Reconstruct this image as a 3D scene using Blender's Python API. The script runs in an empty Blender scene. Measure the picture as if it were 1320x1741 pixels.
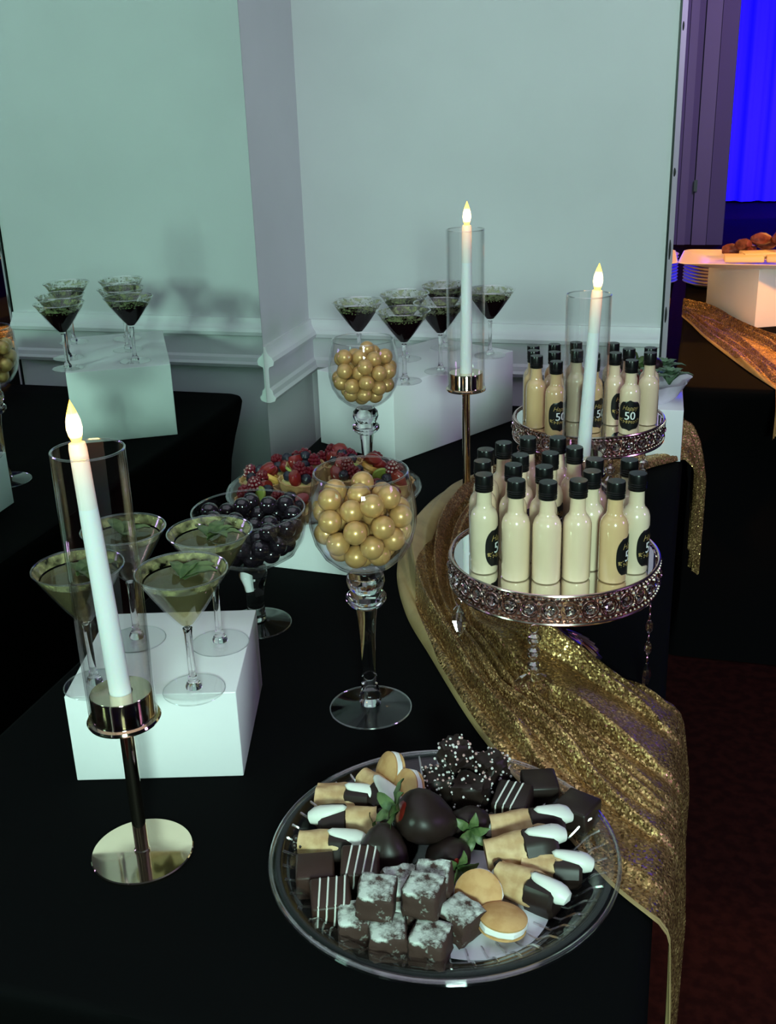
import bpy, bmesh, math, random
import numpy as np
from mathutils import Vector, Matrix, Euler
R = math.radians
random.seed(7); rng = np.random.default_rng(7)
scene = bpy.context.scene
col = scene.collection
T = 0.75                                   # height of the table top

# ------------------------------------------------------------------ camera
def make_camera():
    yaw, pitch, roll = R(16.0), R(21.3), R(-1.9)
    fw = Vector((-math.sin(yaw)*math.cos(pitch), math.cos(yaw)*math.cos(pitch), -math.sin(pitch)))
    r = fw.cross(Vector((0, 0, 1))).normalized(); u = r.cross(fw)
    r2 = r*math.cos(roll) + u*math.sin(roll); u2 = -r*math.sin(roll) + u*math.cos(roll)
    cam = bpy.data.cameras.new('camera'); o = bpy.data.objects.new('camera', cam); col.objects.link(o)
    m = Matrix((r2, u2, -fw)).transposed().to_4x4(); m.translation = (0, 0, T + 0.70)
    o.matrix_world = m
    cam.sensor_fit = 'VERTICAL'; cam.sensor_height = 24.0; cam.lens = 24.0*1850/1741
    cam.clip_start = 0.02; cam.clip_end = 100
    scene.camera = o
make_camera()

# ------------------------------------------------------------------ light
scene.view_settings.view_transform = 'Standard'; scene.view_settings.look = 'None'
scene.view_settings.gamma = 1; scene.view_settings.use_curve_mapping = False
scene.view_settings.exposure = 0.0
w = bpy.data.worlds.new('world'); scene.world = w; w.use_nodes = True
w.node_tree.nodes['Background'].inputs[0].default_value = (0.30, 0.30, 0.42, 1)
w.node_tree.nodes['Background'].inputs[1].default_value = 0.10

def area(name, loc, aim, size, color, power, spread=180):
    l = bpy.data.lights.new(name, 'AREA'); l.shape = 'RECTANGLE'; l.size, l.size_y = size
    l.color = color; l.energy = power; l.spread = R(spread)
    o = bpy.data.objects.new(name, l); col.objects.link(o); o.location = loc
    o.rotation_euler = (Vector(aim) - Vector(loc)).to_track_quat('-Z', 'Y').to_euler()
    return o
def spot(name, loc, aim, color, power, cone, blend=0.4, rad=0.05):
    l = bpy.data.lights.new(name, 'SPOT'); l.color = color; l.energy = power; l.spot_size = R(cone); l.spot_blend = blend
    l.shadow_soft_size = rad
    o = bpy.data.objects.new(name, l); col.objects.link(o); o.location = loc
    o.rotation_euler = (Vector(aim) - Vector(loc)).to_track_quat('-Z', 'Y').to_euler()
    return o
# cool mint stage light from the hall behind the photographer
area('stage_light', (0.50, -1.20, T+0.95), (-0.5, 2.0, T+0.15), (0.40, 0.30), (0.64, 1.0, 0.87), 56)
# added ambient fill overhead, dim lilac, no fixture behind it
area('ceiling_light', (-0.1, 0.9, T+2.1), (-0.1, 0.9, 0), (1.6, 2.2), (0.90, 0.82, 1.0), 9)
# violet party light on the right
area('party_light', (3.4, 1.0, T+1.3), (-0.4, 1.6, T), (0.5, 0.5), (0.66, 0.36, 1.0), 17)
# warm light on the further table
spot('warm_light', (1.5, 2.2, T+1.3), (0.2, 3.4, T+0.05), (1.0, 0.34, 0.05), 230, 46, 0.5, 0.08)
spot('warm_lamp', (0.70, 4.4, T+1.4), (0.22, 3.35, T), (1.0, 0.40, 0.09), 110, 42, 0.4, 0.10)  # second warm light, added so the far sequins glint
# blue uplights of the curtain
area('blue_uplight', (1.6, 12.6, 0.3), (1.2, 14.4, T+1.6), (2.5, 0.3), (0.03, 0.015, 1.0), 300)
# violet fill added to tint the dark hall walls
area('hall_light', (1.2, 7.5, T+2.2), (0.0, 10.7, T), (1.0, 1.0), (0.62, 0.42, 1.0), 45)

# ------------------------------------------------------------------ materials
def mat(name, color=(0.8, 0.8, 0.8), rough=0.5, metal=0.0, spec=0.5, coat=0.0, emis=None, estr=0.0, trans=0.0, ior=1.45, sub=0.0, sheen=0.0):
    m = bpy.data.materials.new(name); m.use_nodes = True
    b = m.node_tree.nodes['Principled BSDF']
    b.inputs['Base Color'].default_value = (*color, 1); b.inputs['Roughness'].default_value = rough
    b.inputs['Metallic'].default_value = metal; b.inputs['Specular IOR Level'].default_value = spec
    b.inputs['Coat Weight'].default_value = coat; b.inputs['Coat Roughness'].default_value = 0.05
    b.inputs['Transmission Weight'].default_value = trans; b.inputs['IOR'].default_value = ior
    b.inputs['Subsurface Weight'].default_value = sub; b.inputs['Subsurface Scale'].default_value = 0.01
    b.inputs['Sheen Weight'].default_value = sheen
    if emis:
        b.inputs['Emission Color'].default_value = (*emis, 1); b.inputs['Emission Strength'].default_value = estr
    return m
def nn(m, t, **kw):
    n = m.node_tree.nodes.new(t)
    for k, v in kw.items(): setattr(n, k, v)
    return n
def ln(m, a, b): m.node_tree.links.new(a, b)
def bsdf(m): return m.node_tree.nodes['Principled BSDF']
def noise_color(m, c1, c2, scale, lo=0.4, hi=0.6, detail=4, bump=0.0, dist=0.001):
    tc = nn(m, 'ShaderNodeTexCoord'); n = nn(m, 'ShaderNodeTexNoise'); n.inputs['Scale'].default_value = scale; n.inputs['Detail'].default_value = detail
    ln(m, tc.outputs['Object'], n.inputs['Vector'])
    r = nn(m, 'ShaderNodeValToRGB'); r.color_ramp.elements[0].position = lo; r.color_ramp.elements[1].position = hi
    r.color_ramp.elements[0].color = (*c1, 1); r.color_ramp.elements[1].color = (*c2, 1)
    ln(m, n.outputs['Fac'], r.inputs['Fac']); ln(m, r.outputs['Color'], bsdf(m).inputs['Base Color'])
    if bump:
        b = nn(m, 'ShaderNodeBump'); b.inputs['Strength'].default_value = bump; b.inputs['Distance'].default_value = dist
        ln(m, n.outputs['Fac'], b.inputs['Height']); ln(m, b.outputs['Normal'], bsdf(m).inputs['Normal'])
    return m
def thin_glass(name, tint=(1, 1, 1), base=0.018, edge=0.8, power=3.6, rough=0.02, gcol=(1, 1, 1)):
    m = bpy.data.materials.new(name); m.use_nodes = True; nt = m.node_tree; nt.nodes.clear()
    out = nt.nodes.new('ShaderNodeOutputMaterial'); mix = nt.nodes.new('ShaderNodeMixShader')
    tr = nt.nodes.new('ShaderNodeBsdfTransparent'); tr.inputs[0].default_value = (*tint, 1)
    gl = nt.nodes.new('ShaderNodeBsdfGlossy'); gl.inputs['Roughness'].default_value = rough; gl.inputs['Color'].default_value = (*gcol, 1)
    lw = nt.nodes.new('ShaderNodeLayerWeight'); lw.inputs['Blend'].default_value = 0.5
    pw = nt.nodes.new('ShaderNodeMath'); pw.operation = 'POWER'; pw.inputs[1].default_value = power
    ma = nt.nodes.new('ShaderNodeMath'); ma.operation = 'MULTIPLY_ADD'; ma.inputs[1].default_value = edge; ma.inputs[2].default_value = base
    nt.links.new(lw.outputs['Facing'], pw.inputs[0]); nt.links.new(pw.outputs[0], ma.inputs[0]); nt.links.new(ma.outputs[0], mix.inputs['Fac'])
    nt.links.new(tr.outputs[0], mix.inputs[1]); nt.links.new(gl.outputs[0], mix.inputs[2]); nt.links.new(mix.outputs[0], out.inputs['Surface'])
    return m
M = {}
M['wall'] = noise_color(mat('wall_paint', rough=0.55), (0.60, 0.61, 0.61), (0.66, 0.67, 0.67), 3.0, 0.3, 0.7, bump=0.04)
M['trim'] = mat('trim_paint', (0.70, 0.71, 0.71), 0.35)
M['mirror'] = mat('mirror', (0.74, 0.89, 0.81), 0.0, 1.0)
M['tray_mirror'] = mat('tray_mirror', (0.88, 0.87, 0.86), 0.01, 1.0)
M['mirror_edge'] = mat('mirror_edge', (0.02, 0.03, 0.025), 0.2)
M['bevel'] = mat('mirror_bevel', (0.62, 0.62, 0.62), 0.35, 0.3)
M['spot'] = mat('desilvered', (0.01, 0.01, 0.01), 0.6)
M['floor'] = noise_color(mat('carpet', rough=0.9, spec=0.1), (0.018, 0.003, 0.003), (0.032, 0.006, 0.005), 40.0)
M['ceil'] = mat('ceiling_paint', (0.5, 0.5, 0.52), 0.8)
M['hall'] = mat('hall_wall', (0.30, 0.24, 0.36), 0.6)
M['hall_dark'] = mat('hall_wall_dark', (0.12, 0.09, 0.18), 0.6)
M['door'] = mat('door_paint', (0.42, 0.33, 0.45), 0.4)
M['curtain'] = mat('curtain', (0.16, 0.10, 0.85), 0.8, spec=0.0)
M['cloth'] = mat('black_spandex', (0.0022, 0.0022, 0.0024), 0.8, spec=0.05)
M['metal'] = mat('steel_leg', (0.2, 0.2, 0.2), 0.4, 1.0)
M['acrylic'] = mat('white_acrylic', (0.88, 0.87, 0.88), 0.16, spec=0.5)
M['glass'] = thin_glass('clear_glass')
M['fine_glass'] = thin_glass('fine_glass', base=0.015, edge=0.45, power=5.5)
M['tube'] = thin_glass('tube_glass', base=0.03, edge=0.6, power=2.6)
M['solid'] = mat('solid_glass', (1, 1, 1), 0.0, trans=1.0, ior=1.45)
M['plastic'] = thin_glass('clear_plastic', tint=(0.98, 0.98, 0.99), base=0.020, edge=0.6, power=3.4, rough=0.05)
M['rib'] = thin_glass('moulded_rib', base=0.16, edge=0.6, power=2.0, rough=0.1)
M['champagne'] = mat('champagne_metal', (0.80, 0.66, 0.50), 0.06, 1.0)
M['rose'] = mat('rose_metal', (0.74, 0.55, 0.50), 0.18, 1.0)
M['crystal'] = mat('crystal', (1, 1, 1), 0.0, trans=1.0, ior=1.6)
M['drop'] = thin_glass('cut_crystal', base=0.28, edge=0.9, power=2.2)
M['wax'] = mat('white_wax', (0.86, 0.85, 0.86), 0.45, sub=0.25)
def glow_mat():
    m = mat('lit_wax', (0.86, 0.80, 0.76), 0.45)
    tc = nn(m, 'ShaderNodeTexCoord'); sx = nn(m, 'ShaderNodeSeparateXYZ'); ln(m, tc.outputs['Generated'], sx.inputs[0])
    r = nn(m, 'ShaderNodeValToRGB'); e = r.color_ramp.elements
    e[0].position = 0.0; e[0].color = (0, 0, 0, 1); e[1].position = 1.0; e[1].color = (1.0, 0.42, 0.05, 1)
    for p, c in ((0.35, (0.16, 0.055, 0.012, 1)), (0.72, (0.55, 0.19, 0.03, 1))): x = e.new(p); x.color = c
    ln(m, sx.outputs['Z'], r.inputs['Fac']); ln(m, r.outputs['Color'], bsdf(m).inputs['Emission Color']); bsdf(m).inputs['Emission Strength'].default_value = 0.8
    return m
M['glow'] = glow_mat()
def flame_mat():
    m = mat('flame', (1, 0.8, 0.3), 0.4)
    tc = nn(m, 'ShaderNodeTexCoord'); sx = nn(m, 'ShaderNodeSeparateXYZ'); ln(m, tc.outputs['Generated'], sx.inputs[0])
    r = nn(m, 'ShaderNodeValToRGB'); e = r.color_ramp.elements
    e[0].position = 0.0; e[0].color = (1.0, 0.35, 0.005, 1); e[1].position = 1.0; e[1].color = (1.0, 0.40, 0.006, 1)
    for p, c in ((0.13, (1.0, 0.45, 0.02, 1)), (0.26, (1.0, 0.75, 0.30, 1)), (0.55, (1.0, 0.75, 0.28, 1)), (0.72, (1.0, 0.48, 0.02, 1))):
        x = e.new(p); x.color = c
    ln(m, sx.outputs['Z'], r.inputs['Fac']); ln(m, r.outputs['Color'], bsdf(m).inputs['Emission Color'])
    bsdf(m).inputs['Emission Strength'].default_value = 9
    return m
M['flame'] = flame_mat()
M['gold_ball'] = mat('gold_candy', (0.60, 0.34, 0.125), 0.34, 0.3, coat=0.4)
M['black_ball'] = mat('black_candy', (0.012, 0.008, 0.012), 0.12, coat=0.6)
M['cream'] = mat('cream_liqueur', (0.82, 0.61, 0.42), 0.22, coat=1.0)
M['cream2'] = mat('tan_liqueur', (0.70, 0.44, 0.23), 0.22, coat=1.0)
M['cream3'] = mat('pale_liqueur', (0.78, 0.63, 0.45), 0.22, coat=1.0)
M['cap'] = mat('black_cap', (0.005, 0.005, 0.005), 0.28, spec=0.35)
M['label'] = mat('black_label', (0.008, 0.008, 0.008), 0.35)
M['print_gold'] = mat('gold_print', (0.65, 0.45, 0.16), 0.35, 0.5)
M['print_white'] = mat('white_print', (0.85, 0.85, 0.82), 0.5)
M['dark_drink'] = mat('dark_drink', (0.008, 0.003, 0.004), 0.4, spec=0.0)
def milky(name, tint, scat, amount):
    m = thin_glass(name, tint=tint, base=0.05, edge=0.3, power=3); nt = m.node_tree; out = [n for n in nt.nodes if n.type == 'OUTPUT_MATERIAL'][0]
    src = out.inputs['Surface'].links[0].from_socket; d_ = nt.nodes.new('ShaderNodeBsdfDiffuse'); d_.inputs[0].default_value = (*scat, 1)
    mx = nt.nodes.new('ShaderNodeMixShader'); nt.links.new(src, mx.inputs[1]); nt.links.new(d_.outputs[0], mx.inputs[2]); nt.links.new(mx.outputs[0], out.inputs['Surface'])
    if isinstance(amount, float): mx.inputs[0].default_value = amount
    else:
        tc = nt.nodes.new('ShaderNodeTexCoord'); n = nt.nodes.new('ShaderNodeTexNoise'); n.inputs['Scale'].default_value = amount[0]; n.inputs['Detail'].default_value = 4
        mr = nt.nodes.new('ShaderNodeMapRange'); mr.inputs['From Min'].default_value = amount[1]; mr.inputs['From Max'].default_value = amount[2]; mr.inputs['To Max'].default_value = amount[3]
        nt.links.new(tc.outputs['Object'], n.inputs['Vector']); nt.links.new(n.outputs['Fac'], mr.inputs['Value']); nt.links.new(mr.outputs[0], mx.inputs[0])
    return m
M['pale_drink'] = milky('pale_drink', (0.86, 0.80, 0.58), (0.44, 0.40, 0.22), 0.10)
M['sugar_band'] = milky('sugar_band', (0.97, 0.97, 0.92), (0.46, 0.44, 0.20), (75, 0.35, 0.7, 0.8))
M['herb_band'] = milky('herb_band', (0.97, 0.97, 0.94), (0.30, 0.31, 0.16), (95, 0.42, 0.66, 0.85))
M['sugar_rim'] = noise_color(mat('sugar_rim', rough=0.6), (0.34, 0.32, 0.12), (0.62, 0.58, 0.30), 300, bump=0.6, dist=0.001)
M['leaf'] = noise_color(mat('green_leaf', rough=0.45), (0.045, 0.085, 0.024), (0.11, 0.16, 0.055), 90)
M['herb'] = mat('herb_flake', (0.13, 0.15, 0.055), 0.6)
M['lime'] = mat('pale_leaf', (0.28, 0.34, 0.14), 0.5)
M['choc'] = mat('dark_chocolate', (0.020, 0.011, 0.009), 0.42, spec=0.35)
M['choc2'] = mat('brown_chocolate', (0.042, 0.019, 0.014), 0.42, spec=0.35)
M['white_choc'] = mat('white_icing', (0.76, 0.76, 0.70), 0.4)
M['shell'] = noise_color(mat('cannoli_shell', rough=0.55), (0.50, 0.30, 0.14), (0.68, 0.47, 0.25), 60, bump=0.3, dist=0.001)
M['cookie'] = noise_color(mat('cookie', rough=0.6), (0.52, 0.27, 0.10), (0.62, 0.36, 0.15), 70, bump=0.1)
M['filling'] = mat('marshmallow', (0.82, 0.80, 0.76), 0.5)
M['straw'] = mat('strawberry_red', (0.19, 0.013, 0.009), 0.3, coat=0.3)
M['rasp'] = mat('raspberry_red', (0.13, 0.006, 0.012), 0.35, coat=0.2)
M['blue'] = mat('blueberry', (0.014, 0.016, 0.026), 0.35)
M['kiwi'] = mat('kiwi', (0.26, 0.32, 0.06), 0.35)
M['peach'] = mat('peach', (0.62, 0.36, 0.08), 0.35)
M['tart'] = noise_color(mat('tart_crust', rough=0.6), (0.42, 0.23, 0.09), (0.55, 0.33, 0.14), 80, bump=0.2)
M['custard'] = mat('custard', (0.60, 0.46, 0.18), 0.35)
M['sprinkle'] = mat('sprinkle_white', (0.78, 0.72, 0.70), 0.4)
M['sprinkle_pink'] = mat('sprinkle_pink', (0.60, 0.36, 0.34), 0.4)
M['paper'] = mat('white_paper', (0.78, 0.76, 0.84), 0.6)
M['pink_paper'] = mat('pink_paper', (0.75, 0.68, 0.78), 0.5)
M['china'] = mat('white_china', (0.78, 0.76, 0.76), 0.2)
M['cheese'] = mat('cheese', (0.72, 0.58, 0.33), 0.5)
M['salami'] = noise_color(mat('cured_meat', rough=0.45), (0.09, 0.015, 0.012), (0.18, 0.05, 0.035), 60)
M['kale'] = mat('grey_green_leaf', (0.14, 0.22, 0.13), 0.5)
M['lining'] = noise_color(mat('gold_lining', rough=0.5), (0.34, 0.24, 0.10), (0.42, 0.30, 0.13), 20)

def powder_mat():
    m = mat('sugared_brownie', rough=0.75)
    tc = nn(m, 'ShaderNodeTexCoord'); n = nn(m, 'ShaderNodeTexNoise'); n.inputs['Scale'].default_value = 70; n.inputs['Detail'].default_value = 9; n.inputs['Roughness'].default_value = 0.65
    ln(m, tc.outputs['Object'], n.inputs['Vector'])
    sx = nn(m, 'ShaderNodeSeparateXYZ'); ln(m, tc.outputs['Normal'], sx.inputs[0])
    a = nn(m, 'ShaderNodeMath', operation='MULTIPLY_ADD'); a.inputs[1].default_value = 0.20; ln(m, sx.outputs['Z'], a.inputs[0]); ln(m, n.outputs['Fac'], a.inputs[2])
    r = nn(m, 'ShaderNodeValToRGB'); e = r.color_ramp.elements
    e[0].position = 0.60; e[0].color = (0.050, 0.022, 0.016, 1); e[1].position = 0.77; e[1].color = (0.62, 0.66, 0.60, 1)
    ln(m, a.outputs[0], r.inputs['Fac']); ln(m, r.outputs['Color'], bsdf(m).inputs['Base Color'])
    b = nn(m, 'ShaderNodeBump'); b.inputs['Strength'].default_value = 0.5; b.inputs['Distance'].default_value = 0.002
    ln(m, n.outputs['Fac'], b.inputs['Height']); ln(m, b.outputs['Normal'], bsdf(m).inputs['Normal'])
    return m
M['brownie'] = powder_mat()
def sequin_mat():
    m = mat('gold_sequins', (0.45, 0.33, 0.12), 0.40, 0.75)
    tc = nn(m, 'ShaderNodeTexCoord'); v = nn(m, 'ShaderNodeTexVoronoi'); v.inputs['Scale'].default_value = 480
    ln(m, tc.outputs['Object'], v.inputs['Vector'])
    sub = nn(m, 'ShaderNodeVectorMath', operation='SUBTRACT'); sub.inputs[1].default_value = (0.5, 0.5, 0.5); ln(m, v.outputs['Color'], sub.inputs[0])
    sc = nn(m, 'ShaderNodeVectorMath', operation='SCALE'); sc.inputs['Scale'].default_value = 0.62; ln(m, sub.outputs[0], sc.inputs[0])
    g = nn(m, 'ShaderNodeNewGeometry')
    ad = nn(m, 'ShaderNodeVectorMath', operation='ADD'); ln(m, sc.outputs[0], ad.inputs[0]); ln(m, g.outputs['Normal'], ad.inputs[1])
    no = nn(m, 'ShaderNodeVectorMath', operation='NORMALIZE'); ln(m, ad.outputs[0], no.inputs[0]); ln(m, no.outputs[0], bsdf(m).inputs['Normal'])
    sep = nn(m, 'ShaderNodeSeparateColor'); ln(m, v.outputs['Color'], sep.inputs[0])
    n = nn(m, 'ShaderNodeTexNoise'); n.inputs['Scale'].default_value = 22; n.inputs['Detail'].default_value = 3; ln(m, tc.outputs['Object'], n.inputs['Vector'])
    mu = nn(m, 'ShaderNodeMath', operation='MULTIPLY_ADD'); mu.inputs[1].default_value = 0.9; ln(m, n.outputs['Fac'], mu.inputs[0]); ln(m, sep.outputs[0], mu.inputs[2])
    r = nn(m, 'ShaderNodeValToRGB'); e = r.color_ramp.elements; e[0].position = 0.45; e[1].position = 1.0
    e[0].color = (0.24, 0.135, 0.052, 1); e[1].color = (0.90, 0.62, 0.26, 1); x = e.new(0.85); x.color = (0.44, 0.26, 0.10, 1)
    sc2 = nn(m, 'ShaderNodeMath', operation='MULTIPLY'); sc2.inputs[1].default_value = 0.68; ln(m, mu.outputs[0], sc2.inputs[0])
    ln(m, sc2.outputs[0], r.inputs['Fac']); ln(m, r.outputs['Color'], bsdf(m).inputs['Base Color'])
    rg = nn(m, 'ShaderNodeMapRange'); rg.inputs['From Min'].default_value = 0.0; rg.inputs['From Max'].default_value = 1.0; rg.inputs['To Min'].default_value = 0.55; rg.inputs['To Max'].default_value = 0.18
    ln(m, sep.outputs[1], rg.inputs['Value']); ln(m, rg.outputs[0], bsdf(m).inputs['Roughness'])
    return m
M['sequin'] = sequin_mat()

# ------------------------------------------------------------------ mesh helpers
class MB:
    def __init__(s): s.v = []; s.f = []
    def add(s, vs, fs, mtx=None):
        o = len(s.v)
        s.v += [tuple(mtx @ Vector(p)) for p in vs] if mtx is not None else [tuple(p) for p in vs]
        s.f += [tuple(i+o for i in f) for f in fs]; return s
    def lathe(s, prof, n=32, mtx=None, wob=None):
        vs, fs, idx = [], [], []
        for (r, z) in prof:
            if r <= 1e-6: idx.append([len(vs)]*n); vs.append((0, 0, z))
            else:
                idx.append(list(range(len(vs), len(vs)+n)))
                for k in range(n):
                    a = 2*math.pi*k/n; q = r*(wob(a, r, z) if wob else 1)
                    vs.append((q*math.cos(a), q*math.sin(a), z))
        for i in range(len(prof)-1):
            A, B_ = idx[i], idx[i+1]
            for k in range(n):
                k2 = (k+1) % n; q = [A[k], A[k2], B_[k2], B_[k]]; u = []
                for x in q:
                    if x not in u: u.append(x)
                if len(u) > 2: fs.append(tuple(u))
        return s.add(vs, fs, mtx)
    def box(s, c, size, mtx=None):
        x, y, z = c; a, b, h = [q/2 for q in size]
        vs = [(x+i*a, y+j*b, z+k*h) for k in (-1, 1) for j in (-1, 1) for i in (-1, 1)]
        return s.add(vs, [(0, 2, 3, 1), (4, 5, 7, 6), (0, 1, 5, 4), (2, 6, 7, 3), (0, 4, 6, 2), (1, 3, 7, 5)], mtx)
    def tube(s, pts, rad, n=8, cap=True):
        pts = [Vector(p) for p in pts]; rings = []; rads = rad if isinstance(rad, (list, tuple)) else [rad]*len(pts)
        up = Vector((0, 0, 1)); o = len(s.v)
        for i, p in enumerate(pts):
            d = (pts[min(i+1, len(pts)-1)] - pts[max(i-1, 0)]).normalized()
            a = d.cross(up if abs(d.z) < 0.95 else Vector((1, 0, 0))).normalized(); b = d.cross(a)
            for k in range(n):
                t = 2*math.pi*k/n; s.v.append(tuple(p + (a*math.cos(t) + b*math.sin(t))*rads[i]))
        for i in range(len(pts)-1):
            for k in range(n):
                k2 = (k+1) % n; s.f.append((o+i*n+k, o+i*n+k2, o+(i+1)*n+k2, o+(i+1)*n+k))
        if cap:
            s.f.append(tuple(o+k for k in range(n-1, -1, -1))); s.f.append(tuple(o+(len(pts)-1)*n+k for k in range(n)))
        return s
    def sphere(s, c, r, n=12, m=8, mtx=None, sc=(1, 1, 1)):
        prof = [(r*math.sin(math.pi*i/m), -r*math.cos(math.pi*i/m)) for i in range(m+1)]
        prof[0] = (0, -r); prof[-1] = (0, r)
        t = Matrix.Translation(c) @ (mtx.to_4x4() if mtx is not None else Matrix.Identity(4)) @ Matrix.Diagonal((*sc, 1))
        return s.lathe(prof, n, t)
    def torus(s, R_, r, n=32, m=8, mtx=None):
        vs, fs = [], []
        for i in range(n):
            a = 2*math.pi*i/n
            for j in range(m):
                b = 2*math.pi*j/m; q = R_+r*math.cos(b); vs.append((q*math.cos(a), q*math.sin(a), r*math.sin(b)))
        for i in range(n):
            for j in range(m):
                fs.append((i*m+j, ((i+1) % n)*m+j, ((i+1) % n)*m+(j+1) % m, i*m+(j+1) % m))
        return s.add(vs, fs, mtx)
    def mesh(s, name, smooth=35):
        me = bpy.data.meshes.new(name); me.from_pydata(s.v, [], s.f); me.update()
        bm = bmesh.new(); bm.from_mesh(me); bmesh.ops.recalc_face_normals(bm, faces=bm.faces); bm.to_mesh(me); bm.free()
        if smooth:
            me.polygons.foreach_set('use_smooth', [True]*len(me.polygons)); me.set_sharp_from_angle(angle=R(smooth))
        return me
    def build(s, name, m, parent=None, smooth=35):
        return put(name, s.mesh(name, smooth), m, parent)
def put(name, me, m, parent=None):
    if m is not None and not me.materials: me.materials.append(M[m] if isinstance(m, str) else m)
    o = bpy.data.objects.new(name, me); col.objects.link(o)
    if parent is not None: o.parent = parent
    return o
def tag(o, label=None, cat=None, group=None, kind=None):
    if label: o['label'] = label
    if cat: o['category'] = cat
    if group: o['group'] = group
    if kind: o['kind'] = kind
    return o
def thing(name, label, cat, loc=(0, 0, 0), rz=0, group=None, rot=None):
    o = bpy.data.objects.new(name, None); col.objects.link(o); o.empty_display_size = 0.02
    o.location = loc; o.rotation_euler = rot if rot is not None else (0, 0, rz)
    return tag(o, label, cat, group)
def copy_tree(o, parent=None):
    c = o.copy(); col.objects.link(c); c.parent = parent
    for ch in list(o.children): copy_tree(ch, c)
    return c
def struct(name, mb, m, parent=None, smooth=0):
    o = mb.build(name, m, parent, smooth)
    if parent is None: o['kind'] = 'structure'
    return o
def bevel_box(size, bev, segs=2, noise=0.0, cuts=0, seed=0):
    bm = bmesh.new(); bmesh.ops.create_cube(bm, size=1)
    bmesh.ops.scale(bm, vec=size, verts=bm.verts)
    bmesh.ops.bevel(bm, geom=bm.edges[:], offset=bev, segments=segs, affect='EDGES', profile=0.5)
    if cuts: bmesh.ops.subdivide_edges(bm, edges=[e for e in bm.edges if e.calc_length() > bev*3], cuts=cuts, use_grid_fill=True)
    if noise:
        rr = random.Random(seed)
        for v in bm.verts: v.co += Vector((rr.uniform(-1, 1), rr.uniform(-1, 1), rr.uniform(-1, 1)))*noise
    bmesh.ops.translate(bm, vec=(0, 0, size[2]/2), verts=bm.verts)
    me = bpy.data.meshes.new('box'); bm.to_mesh(me); bm.free()
    me.polygons.foreach_set('use_smooth', [True]*len(me.polygons)); me.set_sharp_from_angle(angle=R(50))
    return me

# ------------------------------------------------------------------ the setting
MX = -0.910           # mirror plane on the left wall
YB = 2.540            # back wall plane
XE = -0.066           # right end of the back wall
struct('floor', MB().box((2.5, 4, -0.05), (13, 24, 0.1)), 'floor')
struct('ceiling', MB().box((2.5, 4, T+2.55), (13, 24, 0.1)), 'ceil')
struct('wall_left', MB().box((MX-0.106, -0.9, T+0.875), (0.2, 6.88+0.0, 3.25)), 'wall')
struct('wall_back', MB().box(((MX-0.206+XE)/2, (YB+6.0)/2, T+0.875), (XE-MX+0.206, 6.0-YB, 3.25)), 'wall')
struct('wall_rear', MB().box((2.5, -7.9, T+0.875), (13, 0.1, 3.25)), 'hall_dark')
struct('wall_right', MB().box((8.9, 4, T+0.875), (0.1, 24, 3.25)), 'hall_dark')
# far partition with a door, then the blue lit curtain
o = struct('wall_far', MB().box((-1.6, 10.9, T+0.875), (3.66, 0.3, 3.25)), 'hall_dark')
struct('trim_1', MB().box((0.155, 10.74, T+0.875), (0.14, 0.06, 3.25)).box((-0.115, 10.74, T+0.875), (0.11, 0.04, 3.25)), 'hall')
d = struct('door_1', MB().box((0.015, 10.73, T+0.75), (0.13, 0.06, 3.0)), 'door')
MB().box((-0.045, 10.69, T-0.22), (0.03, 0.02, 0.10)).build('hinge', 'metal', d, 0)
struct('wall_curtain', MB().box((3.5, 15.0, T+0.875), (12, 0.1, 3.25)), 'hall_dark')
mb = MB(); n = 220; vs, fs = [], []
for i in range(n+1):
    x = -0.4 + 6.0*i/n; y = 14.45 + 0.05*math.sin(x*21) + 0.03*math.sin(x*47+1) + 0.02*math.sin(x*9)
    vs += [(x, y, 0.02), (x, y, T+2.48)]
for i in range(n): fs.append((2*i, 2*i+2, 2*i+3, 2*i+1))
tag(MB().add(vs, fs).build('curtain', 'curtain', None, 180), 'tall blue lit curtain at the far end of the hall', 'curtain')

# chair rail
prof = [(0, .172), (.008, .172), (.010, .160), (.015, .152), (.022, .147), (.026, .139), (.024, .130), (.014, .126), (.012, .120), (.012, .078), (.018, .072), (.020, .062), (.026, .056), (.022, .048), (.010, .044), (0, .044)]
def rail(name, path):          # path: list of (point, outward miter vector)
    vs, fs = [], []; k = len(prof)
    for p, dv in path:
        for d_, z in prof: vs.append((p[0]+dv[0]*d_, p[1]+dv[1]*d_, T+z))
    for i in range(len(path)-1):
        for j in range(k-1): fs.append((i*k+j, i*k+j+1, (i+1)*k+j+1, (i+1)*k+j))
    fs.append(tuple(range(k))); fs.append(tuple((len(path)-1)*k+j for j in range(k-1, -1, -1)))
    return struct(name, MB().add(vs, fs), 'trim', None, 25)
rail('trim_2', [((MX-0.006, YB), (1, -1)), ((XE, YB), (0, -1))])
rail('trim_3', [((MX-0.006, 2.222), (1, 0)), ((MX-0.006, YB), (1, -1))])
# mirror on the left wall
m = thing('wall_mirror', 'large frameless mirror on the left wall reflecting table and glasses', 'mirror', (MX, 0.6, 0.05))
MB().box((-0.003, 0, 1.35), (0.005, 3.23, 2.7)).build('backing', 'mirror_edge', m, 0)
MB().add([(0, -1.613, 0.002), (0, 1.613, 0.002), (0, 1.613, 2.698), (0, -1.613, 2.698)], [(0, 1, 2, 3)]).build('glass', 'mirror', m, 0)
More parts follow.
